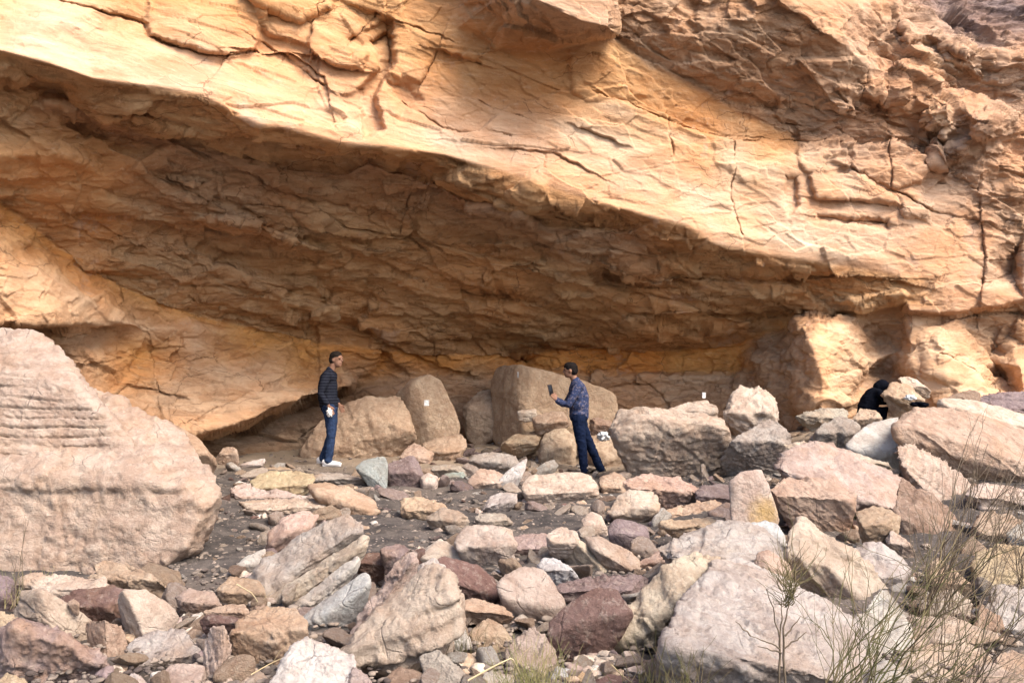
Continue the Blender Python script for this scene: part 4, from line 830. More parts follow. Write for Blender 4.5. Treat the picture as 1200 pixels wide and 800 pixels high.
CUT = [' beside', ' below', ' under', ' behind', ' next to', ' in front', ' in the', ' at the', ' with', ' between', ' over', ' above', ' on ', ' among', ' resting', ' lying', ' wedged', ' sunk', ' cut', ' against', ' standing', ' seen',
       ' leaning', ' tucked', ' amid', ' cap', ' tilted', ' running', ' half', ' perched', ' showing', ' right', ' propped', ' just', ' deep', ' holding', ' pointing', ' down', ' sloping', ' directly', ' hidden', ' connected', ' of the near', ' to the', ' near']
def short(l):
    k = min([l.find(c) for c in CUT if l.find(c) > 12] or [len(l)])
    return l[:k].rstrip(',')
OUTL = [([tuple(p) for p in O], O.mean(0), short(o['label'])) for o, O in ROCKS]
fills = []
def loose(px, py, r, hue):
    Y = on_ground(px, py+.4*r); s = r*Y/F; p = at(px, py+.4*r, Y)
    o = bpy.data.objects.new('loose_stone', rng.choice(VARM)); COL.objects.link(o)
    gz = float(ground(p[0], p[1]+s*.5)); o.location = (p[0], p[1]+s*.5, gz+s*.30)
    o.scale = (s, s*rng.uniform(.8, 1.1), s*rng.uniform(.8, 1.1))
    o.rotation_euler = (rng.uniform(-.6, .6), rng.uniform(-.6, .6), rng.uniform(0, 6.3))
    c = np.array(HUE[hue])*rng.uniform(.85, 1.08); o.color = (*c, rng.uniform(0, .3))
    near = min(OUTL, key=lambda q: np.hypot(q[1][0]-px, q[1][1]-py))[2]
    if len(near.split()) > 9: near = ' '.join(near.split()[:9])
    tag(o, ('small ' if r < 12 else '')+CATN[hue]+' loose stone close to the '+near, 'stone', 'loose stones filling the gaps between the larger rocks')
    fills.append((px, py, r))
for (r0, r1, n_) in ((20, 34, 88), (12, 20, 112), (7, 12, 92)):
    k = tries = 0
    while k < n_ and tries < 30000:
        tries += 1
        r = rng.uniform(r0, r1); px, py = rng.uniform(5, 1195), rng.uniform(500, 812)
        if py < 570: r *= .6
        elif py < 640: r *= .75
        if px < 250 and py < 660+.05*(250-px): continue
        if px < 240 and py < 690-.22*px+20: continue
        if py < 545 and (px < 480 or 690 < px < 850): continue
        if (inside(px, py, SOILP) or inside(px, py, SOIL2)) and (r > 9 or rng.random() < .8): continue
        if any(inside(px, py, q[0]) for q in OUTL): continue
        if any(np.hypot(px-a, (py-b)*1.3) < .5*(r+c) for a, b, c in fills): continue
        loose(px, py, r, rng.choice(LHL)); k += 1
print('loose', len(fills))
# the rest of the small rubble, past counting
rs = np.random.RandomState(15); rv, rf, rn, rb = [], [], 0, []
SM = [polytope((lambda q: q/np.linalg.norm(q, axis=1)[:, None]*np.array([1, .8, .6]))(np.random.RandomState(700+k).normal(size=(11, 3))), 4, 1.0, None, 0, 800+k, 60, 2.0)[:2] for k in range(8)]
c_ = 0
cand = np.stack([rs.uniform(0, 1200, 9000), rs.uniform(520, 835, 9000)], 1)
cand = [q for q in cand if not (inside(q[0], q[1], SOILP) or (inside(q[0], q[1], SOIL2) and rs.rand() < .85) or (q[0] < 245 and q[1] < 700-.12*q[0]) or (q[1] < 600 and rs.rand() < .5) or (q[0] < 500 and q[1] < 560) or any(inside(q[0], q[1], u[0]) for u in OUTL))][:2300]
cq = np.array(cand); Yq = np.linspace(2.2, 17, 240); bq = at(cq[:, 0], cq[:, 1], 1.0); zq = CAMZ+(bq[:, 2]-CAMZ)[:, None]*Yq[None]; gq = ground(bq[:, 0][:, None]*Yq[None], Yq[None]+0*zq); kq = np.argmax(zq < gq, axis=1)
for i in range(len(cq)):
    Y = Yq[kq[i]]+rs.uniform(-.065, .0); s = rs.uniform(.022, .075)*(1 if Y < 6 else 1.3); a = rs.uniform(0, 6.3, 3); M = np.array(Matrix.Rotation(a[0], 3, 'Z') @ Matrix.Rotation(a[1]*.2, 3, 'X'))
    V, F_ = SM[rs.randint(8)]; V = (V*s)@M.T+np.array([bq[i, 0]*Y, Y, gq[i, kq[i]]+s*.1]); rv.append(V); rf.append(F_+rn); rn += len(V)
    h = np.array(HUE[LHL[rs.randint(len(LHL))]])*rs.uniform(.8, 1.1); rb.append(np.tile(np.append(h, 1), (len(V), 1)))
def rubble_mat():
    m, nt, b = new_mat('small_rubble'); g = NT(nt); tc = g.n('ShaderNodeTexCoord'); P = tc.outputs['Object']; a = g.n('ShaderNodeAttribute', attribute_name='Tint')
    n = g.noise(P, 26, 5, .7); g.l(g.mix(g.ramp(n, .38, .66), g.mix(1., a.outputs['Color'], (.62, .58, .55, 1), 'MULTIPLY'), a.outputs['Color']), b.inputs['Base Color']); g.l(g.bump(n, .6, .015), b.inputs['Normal']); return m
ro = mesh_obj('small_rubble', np.concatenate(rv), np.concatenate(rf), rubble_mat(), smooth=True, cols=np.concatenate(rb))
tag(ro, 'small broken rubble filling every gap of the rock pile', 'rubble', kind='stuff')
# fine gravel and grit: nobody could count it
gv, gf, gn = [], [], 0
v0, f0 = ICO[2]; v0 = v0[:]; gcol = []
rs = np.random.RandomState(5)
for i in range(7000):
    if i < 2200: px, py = rs.uniform(150, 720), rs.uniform(552, 700)
    elif i < 6000: px, py = rs.uniform(0, 1200), rs.uniform(640, 830)
    else: px, py = rs.uniform(240, 1080), rs.uniform(505, 570)
    gcol.append((px, py))
gcol = np.array(gcol)
Ys = np.linspace(2.2, 17, 220); base = at(gcol[:, 0], gcol[:, 1], 1.0)
zz = CAMZ+(base[:, 2]-CAMZ)[:, None]*Ys[None]; gz = ground(base[:, 0][:, None]*Ys[None], Ys[None]+0*zz)
kk = np.argmax(zz < gz, axis=1); ok = (zz < gz).any(1)
PB = ICO[2][0]*(1+.25*noise(ICO[2][0]*2+3)[:, None])
for i in np.nonzero(ok)[0]:
    Y = Ys[kk[i]]+rs.uniform(-.07, .0); x = base[i, 0]*Y; s = rs.uniform(.007, .024)*(.8+Y/14)*(1.5 if rs.rand()<.12 else 1)
    a = rs.uniform(0, 6.3); c, s2 = math.cos(a), math.sin(a); M = np.array([[c, -s2, 0], [s2, c, 0], [0, 0, 1]])
    V = (PB*np.array([1, rs.uniform(.5, .9), rs.uniform(.3, .6)])*s)@M.T+np.array([x, Y, float(gz[i, kk[i]])+s*.2+.01])
    gv.append(V); gf.append(ICO[2][1]+gn); gn += len(V)
def gravel_mat():
    m, nt, b = new_mat('gravel_grit'); g = NT(nt); tc = g.n('ShaderNodeTexCoord'); P = tc.outputs['Object']
    x = g.n('ShaderNodeTexNoise'); g.l(P, x.inputs['Vector']); x.inputs['Scale'].default_value = 7; x.inputs['Detail'].default_value = 3
    r = g.n('ShaderNodeValToRGB'); g.l(x.outputs[0], r.inputs[0]); e = r.color_ramp.elements
    e[0].position = .38; e[0].color = (.07,.055,.052,1); e[1].position = .62; e[1].color = (.27,.22,.185,1); k = e.new(.5); k.color = (.15,.125,.11,1)
    g.l(r.outputs[0], b.inputs['Base Color']); g.l(g.bump(g.noise(P, 80, 4), .5, .01), b.inputs['Normal']); return m
go = mesh_obj('gravel', np.concatenate(gv), np.concatenate(gf), gravel_mat(), smooth=False)
tag(go, 'fine grit and small chips strewn over the dark soil', 'gravel', kind='stuff')
# ------------------------------------------------------------------ people
def cloth_mat(name, base, stripe=None, axis='Z', freq=26, soft=.5, rough=.9, check=None):
    m, nt, b = new_mat(name); g = NT(nt); tc = g.n('ShaderNodeTexCoord'); P = tc.outputs['Object']
    n = g.noise(P, 40, 4, .6); c = g.mix(g.ramp(n, .35, .65), tuple(x*.75 for x in base)+(1,), tuple(x*1.25 for x in base)+(1,))
    if stripe:
        w_ = g.n('ShaderNodeTexWave', wave_type='BANDS', bands_direction=axis); g.l(P, w_.inputs[0]); w_.inputs['Scale'].default_value = freq/6.28*.5; w_.inputs['Distortion'].default_value = .6
        c = g.mix(g.ramp(w_.outputs[1], soft, soft+.25), c, (*stripe, 1))
    if check:
        c = g.mix(g.ramp(g.noise(P, 22, 3, .6), .52, .62), c, (*check, 1))
    g.l(c, b.inputs['Base Color']); b.inputs['Roughness'].default_value = .97; b.inputs['Specular IOR Level'].default_value = .04
    g.l(g.bump(g.noise(P, 14, 3, .5), .5, .02), b.inputs['Normal'])
    return m
SKIN = plain('skin', (.22, .118, .08), .6, .12, 12); HAIR = plain('dark_hair', (.010, .008, .008), .8, .3, 60); GREYHAIR = plain('short_dark_hair', (.018, .014, .012), .85, .3, 60)
for m_ in (HAIR, GREYHAIR): m_.node_tree.nodes['Principled BSDF'].inputs['Specular IOR Level'].default_value = .06
NAVY = cloth_mat('navy_striped_knit', (.009, .010, .017), (.022, .025, .036), 'Z', 90, .5); DENIM = cloth_mat('blue_denim', (.020, .034, .075))
SHIRT = cloth_mat('blue_checked_shirt', (.028, .038, .085), None, check=(.11, .10, .135)); DARKJ = cloth_mat('dark_navy_trousers', (.007, .012, .032))
SHOEW = plain('pale_trainers', (.55, .55, .57), .6, .1); SHOEK = plain('dark_shoes', (.03, .026, .025), .6, .1); BLACK = cloth_mat('black_cloth', (.004, .005, .009))
def tube_pts(bm, pts, n=14):
    """tapered limb through (point, radius) pairs with round ends"""
    P_ = [(Vector(p), r) for p, r in pts]; full = []
    a, ra = P_[0]; d = (P_[1][0]-a).normalized()
    for k in range(1, 5): t = k/5*math.pi/2; full.append((a-d*ra*math.cos(t), ra*math.sin(t)))
    full += P_
    b, rb = P_[-1]; d2 = (b-P_[-2][0]).normalized()
    for k in range(1, 5): t = k/5*math.pi/2; full.append((b+d2*rb*math.sin(t), rb*math.cos(t)))
    rings = []; up = Vector((0, 1, 0)) if abs(d.y) < .9 else Vector((1, 0, 0))
    for i, (p, r) in enumerate(full):
        q0 = full[max(i-1, 0)][0]; q1 = full[min(i+1, len(full)-1)][0]; t = (q1-q0).normalized()
        x = up.cross(t).normalized(); y = t.cross(x).normalized()
        rr = r if not isinstance(r, tuple) else r
        rings.append([bm.verts.new(p+(x*math.cos(a_)+y*math.sin(a_))*max(r, .001)) for a_ in [k*math.tau/n for k in range(n)]])
    for u, v in zip(rings[:-1], rings[1:]):
        for k in range(n): bm.faces.new((u[k], u[(k+1) % n], v[(k+1) % n], v[k]))
    bm.faces.new(rings[0][::-1]); bm.faces.new(rings[-1])
def ell(bm, c, r, rot=(0, 0, 0), sub=3):
    m = Matrix.Translation(Vector(c)) @ Matrix.Rotation(rot[2], 4, 'Z') @ Matrix.Rotation(rot[1], 4, 'Y') @ Matrix.Rotation(rot[0], 4, 'X') @ Matrix.Diagonal((*r, 1))
    bmesh.ops.create_icosphere(bm, subdivisions=sub, radius=1, matrix=m)
def melt(name, build, mat, parent, voxel=.012, smooth=4, wrinkle=0.):
    """limbs and masses fused into one continuous surface"""
    bm = bmesh.new(); build(bm); bmesh.ops.recalc_face_normals(bm, faces=bm.faces[:])
    me = bpy.data.meshes.new(name); bm.to_mesh(me); bm.free(); o = bpy.data.objects.new(name, me); COL.objects.link(o)
    r = o.modifiers.new('r', 'REMESH'); r.mode = 'VOXEL'; r.voxel_size = voxel; r.use_smooth_shade = True
    s = o.modifiers.new('s', 'SMOOTH'); s.factor = .5; s.iterations = smooth
    dg = bpy.context.evaluated_depsgraph_get(); dg.update(); new = bpy.data.meshes.new_from_object(o.evaluated_get(dg)); o.modifiers.clear(); o.data = new
    if wrinkle:
        n = len(new.vertices); co = np.empty(n*3, np.float32); new.vertices.foreach_get('co', co); co = co.reshape(-1, 3)
        nn = np.empty(n*3, np.float32); new.vertices.foreach_get('normal', nn); nn = nn.reshape(-1, 3)
        h = wrinkle*(ridged(co*np.array([7, 7, 11])+3, 2)-.3); co = co+nn*h[:, None]; new.vertices.foreach_set('co', co.ravel()); new.update()
    new.materials.clear(); new.materials.append(mat); o.parent = parent
    for p in new.polygons: p.use_smooth = True
    return o
def hand(bm, w_, d, side, s=1., curl=.5, open_=0.):
    """a palm and five bent fingers from wrist w_ along d; side: towards the thumb"""
    w_ = Vector(w_); d = Vector(d).normalized(); side = Vector(side); side = (side-d*side.dot(d)).normalized(); nrm = d.cross(side)
    for k in range(4):
        o = side*(.030-.020*k)*s; a = w_+o*.6+d*.02*s; b = w_+o+d*.088*s
        tube_pts(bm, [(a, .014*s), (b, .012*s)], 8)
        L = (.036, .041, .038, .030)[k]*s; p1 = b+(d*math.cos(curl*.5)+nrm*math.sin(curl*.5))*L; p2 = p1+(d*math.cos(curl*1.3)+nrm*math.sin(curl*1.3))*L*.7; p3 = p2+(d*math.cos(curl*2)+nrm*math.sin(curl*2))*L*.5
        tube_pts(bm, [(b, .0095*s), (p1, .0088*s), (p2, .008*s), (p3, .007*s)], 8)
    t0 = w_+d*.03*s+side*.03*s; t1 = t0+(d*.7+side*.6+nrm*.25).normalized()*.035*s; t2 = t1+(d*.9+side*.15+nrm*.4).normalized()*.03*s
    tube_pts(bm, [(w_+d*.015*s+side*.012*s, .014*s), (t0, .012*s), (t1, .0095*s), (t2, .008*s)], 8)
def head(bm, c, f, tilt=0.):
    """skull, jaw, nose, brow, ears; f: +1 faces the picture's far right side, -1 the other way; yaw gives a three-quarter turn"""
    c = Vector(c); fx = Vector((math.cos(f), math.sin(f), 0)); sx = Vector((-fx.y, fx.x, 0)); rz = f
    ell(bm, c+Vector((0, 0, .025)), (.098, .077, .108), (0, 0, rz)); ell(bm, c+fx*.025+Vector((0, 0, -.045)), (.072, .062, .075), (0, 0, rz))
    ell(bm, c+fx*.058+Vector((0, 0, -.088)), (.032, .034, .024), (0, 0, rz))
    tube_pts(bm, [(c+fx*.092+Vector((0, 0, .02)), .011), (c+fx*.113+Vector((0, 0, -.018)), .015)], 8)
    tube_pts(bm, [(c+fx*.094+Vector((0, 0, -.05))-sx*.02, .009), (c+fx*.096+Vector((0, 0, -.05))+sx*.02, .009)], 8)
    tube_pts(bm, [(c+fx*.084+sx*.045+Vector((0, 0, .03)), .012), (c+fx*.094+Vector((0, 0, .03)), .012), (c+fx*.084-sx*.045+Vector((0, 0, .03)), .012)], 8)
    for s_ in (-1, 1): ell(bm, c+sx*.079*s_+Vector((0, 0, -.01))-fx*.005, (.022, .012, .032), (0, 0, rz))
def eyes(c, f, parent):
    c = Vector(c); fx = Vector((math.cos(f), math.sin(f), 0)); sx = Vector((-fx.y, fx.x, 0))
    for s_ in (-1, 1):
        bm = bmesh.new(); ell(bm, c+fx*.089+sx*.031*s_+Vector((0, 0, .008)), (.009, .012, .007), (0, 0, f), 2)
        me = bpy.data.meshes.new('eye'); bm.to_mesh(me); bm.free(); me.materials.append(HAIR); o = bpy.data.objects.new('eye', me); COL.objects.link(o); o.parent = parent

# man in jeans: stands side on, weight on the near foot, holds a crumpled paper at his hip
p = at(386, 546, 11.9); base = Vector(p)
man1 = empty('person', base)
tag(man1, 'man standing side on in dark striped sweater, blue jeans and pale trainers, arm at hip', 'person')
hc = (.085, 0, 1.635); fa = R(-25)
def b1(bm):
    head(bm, hc, fa); tube_pts(bm, [((.045, 0, 1.56), .056), ((-.005, 0, 1.44), .052)])
    tube_pts(bm, [((-.035, 0, 1.33), .10), ((-.045, 0, 1.2), .11), ((-.04, 0, 1.0), .11), ((-.01, 0, .88), .09)])
    tube_pts(bm, [((-.025, -.18, 1.36), .035), ((-.09, -.245, 1.12), .036), ((.025, -.235, .935), .026)]); tube_pts(bm, [((-.015, .18, 1.36), .035), ((-.05, .245, 1.12), .036), ((.08, .22, .95), .026)])
    hand(bm, (.03, -.235, .925), (.45, .1, -.9), (.8, .1, .4), 1.0, .7); hand(bm, (.085, .22, .94), (.5, -.1, -.8), (.8, 0, .4), 1.0, .6)
    for s_, kx, ax_ in ((-1, .035, .01), (1, .0, -.13)): tube_pts(bm, [((0, .09*s_, .88), .075), ((kx, .1*s_, .48), .05), ((ax_, .1*s_, .09), .038)])
melt('body', b1, SKIN, man1, .009, 3)
def sw1(bm):
    tube_pts(bm, [((-.01, 0, 1.46), .07), ((-.03, 0, 1.38), .125), ((-.045, 0, 1.22), .15), ((-.04, 0, 1.05), .145), ((-.02, 0, .93), .14)])
    ell(bm, (-.02, 0, 1.36), (.11, .20, .10)); ell(bm, (-.02, 0, 1.0), (.13, .165, .14))
    tube_pts(bm, [((-.02, -.17, 1.39), .07), ((-.05, -.225, 1.25), .062), ((-.09, -.25, 1.12), .052), ((0, -.24, .97), .042)])
    tube_pts(bm, [((-.01, .17, 1.39), .07), ((-.03, .225, 1.25), .062), ((-.05, .25, 1.12), .052), ((.055, .225, .99), .042)])
melt('sweater', sw1, NAVY, man1, .011, 4, .006)
def tr1(bm):
    ell(bm, (-.01, 0, .9), (.125, .155, .10)); 
    tube_pts(bm, [((0, -.08, .88), .10), ((.035, -.095, .66), .082), ((.045, -.1, .48), .068), ((.025, -.1, .28), .062), ((.005, -.1, .09), .062)])
    tube_pts(bm, [((-.01, .08, .88), .10), ((.01, .095, .66), .082), ((.0, .1, .48), .068), ((-.06, .1, .28), .062), ((-.125, .1, .11), .062)])
melt('jeans', tr1, DENIM, man1, .011, 3, .007)
def hair1(bm): ell(bm, (.072, 0.004, 1.684), (.101, .082, .088), (0, R(-16), fa)); ell(bm, (.042, .015, 1.635), (.072, .080, .085), (0, 0, fa))
melt('hair', hair1, GREYHAIR, man1, .006, 1, .006)
eyes(hc, fa, man1)
for yy, xx, zz, ang in ((-.1, .0, .0, 0), (.1, -.135, .015, R(18))):
    def sh(bm): ell(bm, (xx+.06, yy, zz+.045), (.155, .05, .045), (0, ang*.5, 0)); ell(bm, (xx-.02, yy, zz+.07), (.075, .048, .06)); tube_pts(bm, [((xx-.06, yy, zz+.02), .03), ((xx+.18, yy, zz+.022), .026)])
    melt('shoe', sh, SHOEW, man1, .009, 2)
def crumple(name, size, loc, mat, seed, parent=None, flat=1.):
    v, F_ = ICO[4]; v = v.copy(); o_ = seed*3.1
    r = 1+.7*fbm(v*1.8+o_, 3)+.3*ridged(v*3.1+o_, 2); v = v*r[:, None]*size*np.array([1, .7, flat])
    return mesh_obj(name, v, F_, mat, parent, smooth=False, loc=loc)
PAPER = plain('white_paper', (.6, .59, .58), .8, .06, 20); PLASTIC = plain('white_plastic_bag', (.6, .61, .63), .45, .05, 9)
pp = crumple('crumpled_paper', .033, base+Vector((.055, -.275, .83)), PAPER, 3, None, 1.5)
tag(pp, 'crumpled white paper held at the hip by the man in jeans', 'paper')

# man with a phone: back half turned, feet apart, both hands raised in front of his chest
p = at(690, 556, 12.2); base2 = Vector(p)
man2 = empty('person', base2)
tag(man2, 'man in blue checked shirt and navy trousers holding up a phone, seen from the side', 'person')
hc2 = (-.285, -.02, 1.64); fa2 = R(172)
def b2(bm):
    head(bm, hc2, fa2); tube_pts(bm, [((-.25, 0, 1.56), .06), ((-.19, 0, 1.43), .055)])
    tube_pts(bm, [((-.17, 0, 1.33), .10), ((-.15, 0, 1.0), .11), ((-.15, 0, .87), .10)])
    tube_pts(bm, [((-.19, -.19, 1.36), .045), ((-.33, -.225, 1.09), .038), ((-.515, -.16, 1.17), .027)]); tube_pts(bm, [((-.19, .19, 1.36), .045), ((-.33, .21, 1.10), .038), ((-.52, .06, 1.19), .027)])
    hand(bm, (-.52, -.155, 1.175), (-.55, .35, .75), (.3, .2, .6), 1., .9); hand(bm, (-.525, .05, 1.195), (-.55, -.25, .75), (.3, -.2, .6), 1., .9)
    tube_pts(bm, [((-.16, -.09, .88), .08), ((-.12, -.11, .48), .05), ((-.085, -.12, .09), .038)]); tube_pts(bm, [((-.14, .09, .88), .08), ((.02, .1, .48), .05), ((.2, .1, .09), .038)])
melt('body', b2, SKIN, man2, .009, 3)
def sh2(bm):
    tube_pts(bm, [((-.20, 0, 1.47), .07), ((-.18, 0, 1.38), .13), ((-.15, 0, 1.22), .155), ((-.145, 0, 1.05), .15), ((-.15, 0, .93), .15)])
    ell(bm, (-.175, 0, 1.37), (.115, .205, .10)); ell(bm, (-.16, 0, 1.08), (.15, .17, .14)); ell(bm, (-.15, 0, .96), (.142, .17, .07))
    tube_pts(bm, [((-.18, -.17, 1.38), .075), ((-.25, -.215, 1.24), .066), ((-.335, -.23, 1.10), .058), ((-.42, -.20, 1.12), .05), ((-.49, -.17, 1.155), .042)])
    tube_pts(bm, [((-.18, .17, 1.38), .075), ((-.25, .21, 1.24), .066), ((-.335, .21, 1.11), .058), ((-.42, .14, 1.13), .05), ((-.49, .08, 1.175), .042)])
melt('shirt', sh2, SHIRT, man2, .011, 4, .008)
def tr2(bm):
    ell(bm, (-.15, 0, .90), (.14, .165, .11))
    tube_pts(bm, [((-.165, -.085, .88), .108), ((-.15, -.1, .68), .09), ((-.12, -.11, .48), .075), ((-.10, -.12, .28), .066), ((-.085, -.12, .07), .066)])
    tube_pts(bm, [((-.14, .085, .88), .108), ((-.07, .1, .68), .09), ((.02, .1, .48), .075), ((.11, .1, .28), .066), ((.195, .1, .08), .066)])
melt('trousers', tr2, DARKJ, man2, .011, 3, .008)
def hair2(bm): ell(bm, (-.276, -.016, 1.682), (.108, .086, .092), (0, R(14), 0)); ell(bm, (-.243, -.012, 1.635), (.076, .081, .08))
melt('hair', hair2, HAIR, man2, .006, 1, .007); eyes(hc2, fa2, man2)
for xx, yy, s_ in ((-.085, -.12, -1), (.195, .1, -1)):
    def sh(bm): ell(bm, (xx-.05, yy, .04), (.145, .048, .042)); ell(bm, (xx+.02, yy, .06), (.07, .046, .05))
    melt('shoe', sh, SHOEK, man2, .009, 2)
def rbox(name, dims, mat, loc, rot, parent=None, bev=.1):
    bm = bmesh.new(); bmesh.ops.create_cube(bm, size=1, matrix=Matrix.Diagonal((*dims, 1))); bmesh.ops.bevel(bm, geom=bm.edges[:], offset=min(dims)*bev*2, segments=3, affect='EDGES', profile=.6)
    me = bpy.data.meshes.new(name); bm.to_mesh(me); bm.free(); me.materials.append(mat); o = bpy.data.objects.new(name, me); COL.objects.link(o)
    o.location = loc; o.rotation_euler = rot
    if parent: o.parent = parent
    return o
PHK = plain('brown_phone_case', (.06, .035, .028), .5, .1); GLS, _nt, _b = new_mat('phone_glass'); _b.inputs['Base Color'].default_value = (.01, .01, .012, 1); _b.inputs['Roughness'].default_value = .1
ph = empty('phone', base2+Vector((-.60, -.06, 1.325))); ph.rotation_euler = (R(4), R(-14), R(-50)); tag(ph, 'large dark phone in a brown case held upright by the man in the checked shirt', 'phone')
rbox('case', (.012, .095, .19), PHK, (0, 0, 0), (0, 0, 0), ph, .35); rbox('screen', (.003, .082, .168), GLS, (.0072, 0, 0), (0, 0, 0), ph, .2); rbox('camera_lens', (.004, .018, .03), GLS, (-.0072, .026, .066), (0, 0, 0), ph, .3)

# crouching person in black, bent forward over the rocks
p = at(1024, 486, 12.6); base3 = Vector(p)-Vector((0, 0, .28))
man3 = empty('person', base3+Vector((0, 0, .06))); man3.scale = (.86, .86, .86)
tag(man3, 'person crouching in black clothes with head bent down, one arm reaching forward', 'person')
hc3 = (.17, -.02, .79); fa3 = R(-12)
def b3(bm):
    head(bm, hc3, fa3); tube_pts(bm, [((.11, 0, .75), .06), ((.04, 0, .70), .07)])
    tube_pts(bm, [((.02, 0, .62), .13), ((-.10, 0, .44), .13), ((-.15, 0, .24), .12)])
    tube_pts(bm, [((.04, -.19, .66), .045), ((.16, -.22, .52), .038), ((.31, -.20, .565), .026)]); tube_pts(bm, [((.04, .19, .66), .045), ((.18, .2, .48), .038), ((.34, .12, .50), .026)])
    hand(bm, (.315, -.20, .565), (1, .05, -.05), (.1, .9, .3), 1., .6); hand(bm, (.345, .12, .50), (1, 0, -.1), (0, -.9, .3), 1., .6)
    for s_ in (-1, 1): tube_pts(bm, [((-.14, .1*s_, .24), .08), ((.16, .14*s_, .36), .055), ((.03, .14*s_, .06), .04)])
melt('body', b3, SKIN, man3, .01, 3)
def co3(bm):
    tube_pts(bm, [((.09, 0, .74), .08), ((.03, 0, .66), .15), ((-.05, 0, .54), .17), ((-.12, 0, .38), .18), ((-.14, 0, .24), .17)]); ell(bm, (.03, 0, .65), (.13, .21, .12))
    tube_pts(bm, [((.04, -.18, .66), .075), ((.16, -.22, .53), .06), ((.28, -.20, .56), .045)]); tube_pts(bm, [((.04, .18, .66), .075), ((.18, .2, .49), .06), ((.31, .13, .495), .045)])
melt('coat', co3, BLACK, man3, .012, 3, .008)
def tr3(bm):
    for s_ in (-1, 1): tube_pts(bm, [((-.14, .1*s_, .22), .12), ((.0, .12*s_, .31), .10), ((.15, .14*s_, .36), .08), ((.10, .14*s_, .2), .066), ((.03, .14*s_, .06), .062)])
melt('trousers', tr3, BLACK, man3, .012, 3, .006)
def sc3(bm): ell(bm, (.172, -.02, .80), (.135, .11, .13), (0, R(25), 0)); ell(bm, (.10, -.01, .78), (.10, .10, .11))
melt('head_scarf', sc3, BLACK, man3, .01, 3)
for s_ in (-1, 1):
    def sh(bm): ell(bm, (.10, .14*s_, .04), (.14, .048, .042))
    melt('shoe', sh, SHOEK, man3, .01, 2)

# ------------------------------------------------------------------ small things people left on the rocks
def sheet(name, px, py, Y, w_, h_, label, cat, rz=0., tilt=0., seed=1):
    n = 9; u, v = np.meshgrid(np.linspace(-.5, .5, n), np.linspace(-.5, .5, n))
    P_ = np.stack([u*w_, .012*noise(np.stack([u*3, v*3, 0*u+seed], -1)), v*h_], -1).reshape(-1, 3)
    back = P_+np.array([0, .003, 0]); f = grid_faces(n, n)
    o = mesh_obj(name, np.r_[P_, back], [list(map(int, q)) for q in f]+[[int(i)+n*n for i in q[::-1]] for q in f], PAPER, None, True, at(px, py, Y)); o.rotation_euler = (tilt, 0, rz)
    tag(o, label, cat); return o
sheet('paper_tag', 500, 472, 13.15, .085, .10, 'small white tag on the pale face of the tablet-shaped slab', 'tag', 0, R(-15), 1)
sheet('paper_tag', 607, 439, 13.35, .05, .10, 'small white tag on the dark side near the top of the squared block', 'tag', R(-55), 0, 2)
sheet('paper_tag', 825, 463, 12.1, .055, .09, 'small white tag standing on the pale slab behind the great pinkish boulder', 'tag', 0, 0, 3)
p = at(707, 485, 12.9)
bg_ = crumple('plastic_bag', .085, at(707, 511, 12.5), PLASTIC, 7, None, .6); tag(bg_, 'crumpled white plastic bag lying on rocks behind the man with the phone', 'bag')
kb = crumple('cloth_bag', .10, at(1077, 474, 11.9), BLACK, 9, None, .35); tag(kb, 'small dark cloth bag lying on pale rocks beside the crouching person', 'bag')
wc = crumple('white_cloth', .06, at(1067, 466, 12.0), PLASTIC, 11, None, .5); tag(wc, 'white cloth on the rocks by the dark cloth bag', 'cloth')
# ------------------------------------------------------------------ plants
def stem_mat(name, a, b_):
    m, nt, b = new_mat(name); g = NT(nt); tc = g.n('ShaderNodeTexCoord'); n = g.noise(tc.outputs['Object'], 6, 3, .6)
    g.l(g.mix(g.ramp(n, .4, .6), (*a, 1), (*b_, 1)), b.inputs['Base Color']); b.inputs['Roughness'].default_value = .75; return m
OLIVE = stem_mat('green_broom_stems', (.085, .085, .035), (.17, .135, .075)); TWIG = stem_mat('brown_twigs', (.11, .085, .06), (.19, .15, .11)); GRASS = stem_mat('yellow_green_grass', (.17, .175, .07), (.34, .29, .15)); STRAW = stem_mat('dry_straw', (.42, .33, .2), (.5, .42, .28))
class Stems:
    def __init__(s): s.v, s.f, s.n = [], [], 0
    def add(s, pts, r0, r1, k=5):
        pts = np.asarray(pts); n = len(pts); t = np.gradient(pts, axis=0); t /= np.linalg.norm(t, axis=1)[:, None]+1e-9
        a = np.cross(t, [.3, 1, .2]); a /= np.linalg.norm(a, axis=1)[:, None]+1e-9; b = np.cross(t, a)
        r = np.linspace(r0, r1, n)[:, None, None]; th = np.arange(k)*math.tau/k
        ring = pts[:, None]+r*(a[:, None]*np.cos(th)[None, :, None]+b[:, None]*np.sin(th)[None, :, None])
        s.v.append(ring.reshape(-1, 3)); i = np.arange(n*k).reshape(n, k); j = np.roll(i, -1, 1)
        s.f.append(np.stack([i[:-1], j[:-1], j[1:], i[1:]], -1).reshape(-1, 4)+s.n); s.n += n*k
    def build(s, name, mat, parent): return mesh_obj(name, np.concatenate(s.v)-np.array(parent.location), np.concatenate(s.f), mat, parent)
def bez(a, b, sag, rs, wob=.02, n=12):
    a = np.asarray(a, float); b = np.asarray(b, float); L = np.linalg.norm(b-a); m = (a+b)/2+sag*L; t = np.linspace(0, 1, n)[:, None]
    c = (1-t)**2*a+2*t*(1-t)*m+t*t*b; o = rs.uniform(0, 50)
    w = np.stack([noise(np.stack([t[:, 0]*4+o, 0*t[:, 0]+k*7.7, 0*t[:, 0]], -1)) for k in range(3)], -1)
    return c+w*wob*L*np.sin(np.pi*t**.8*.98)
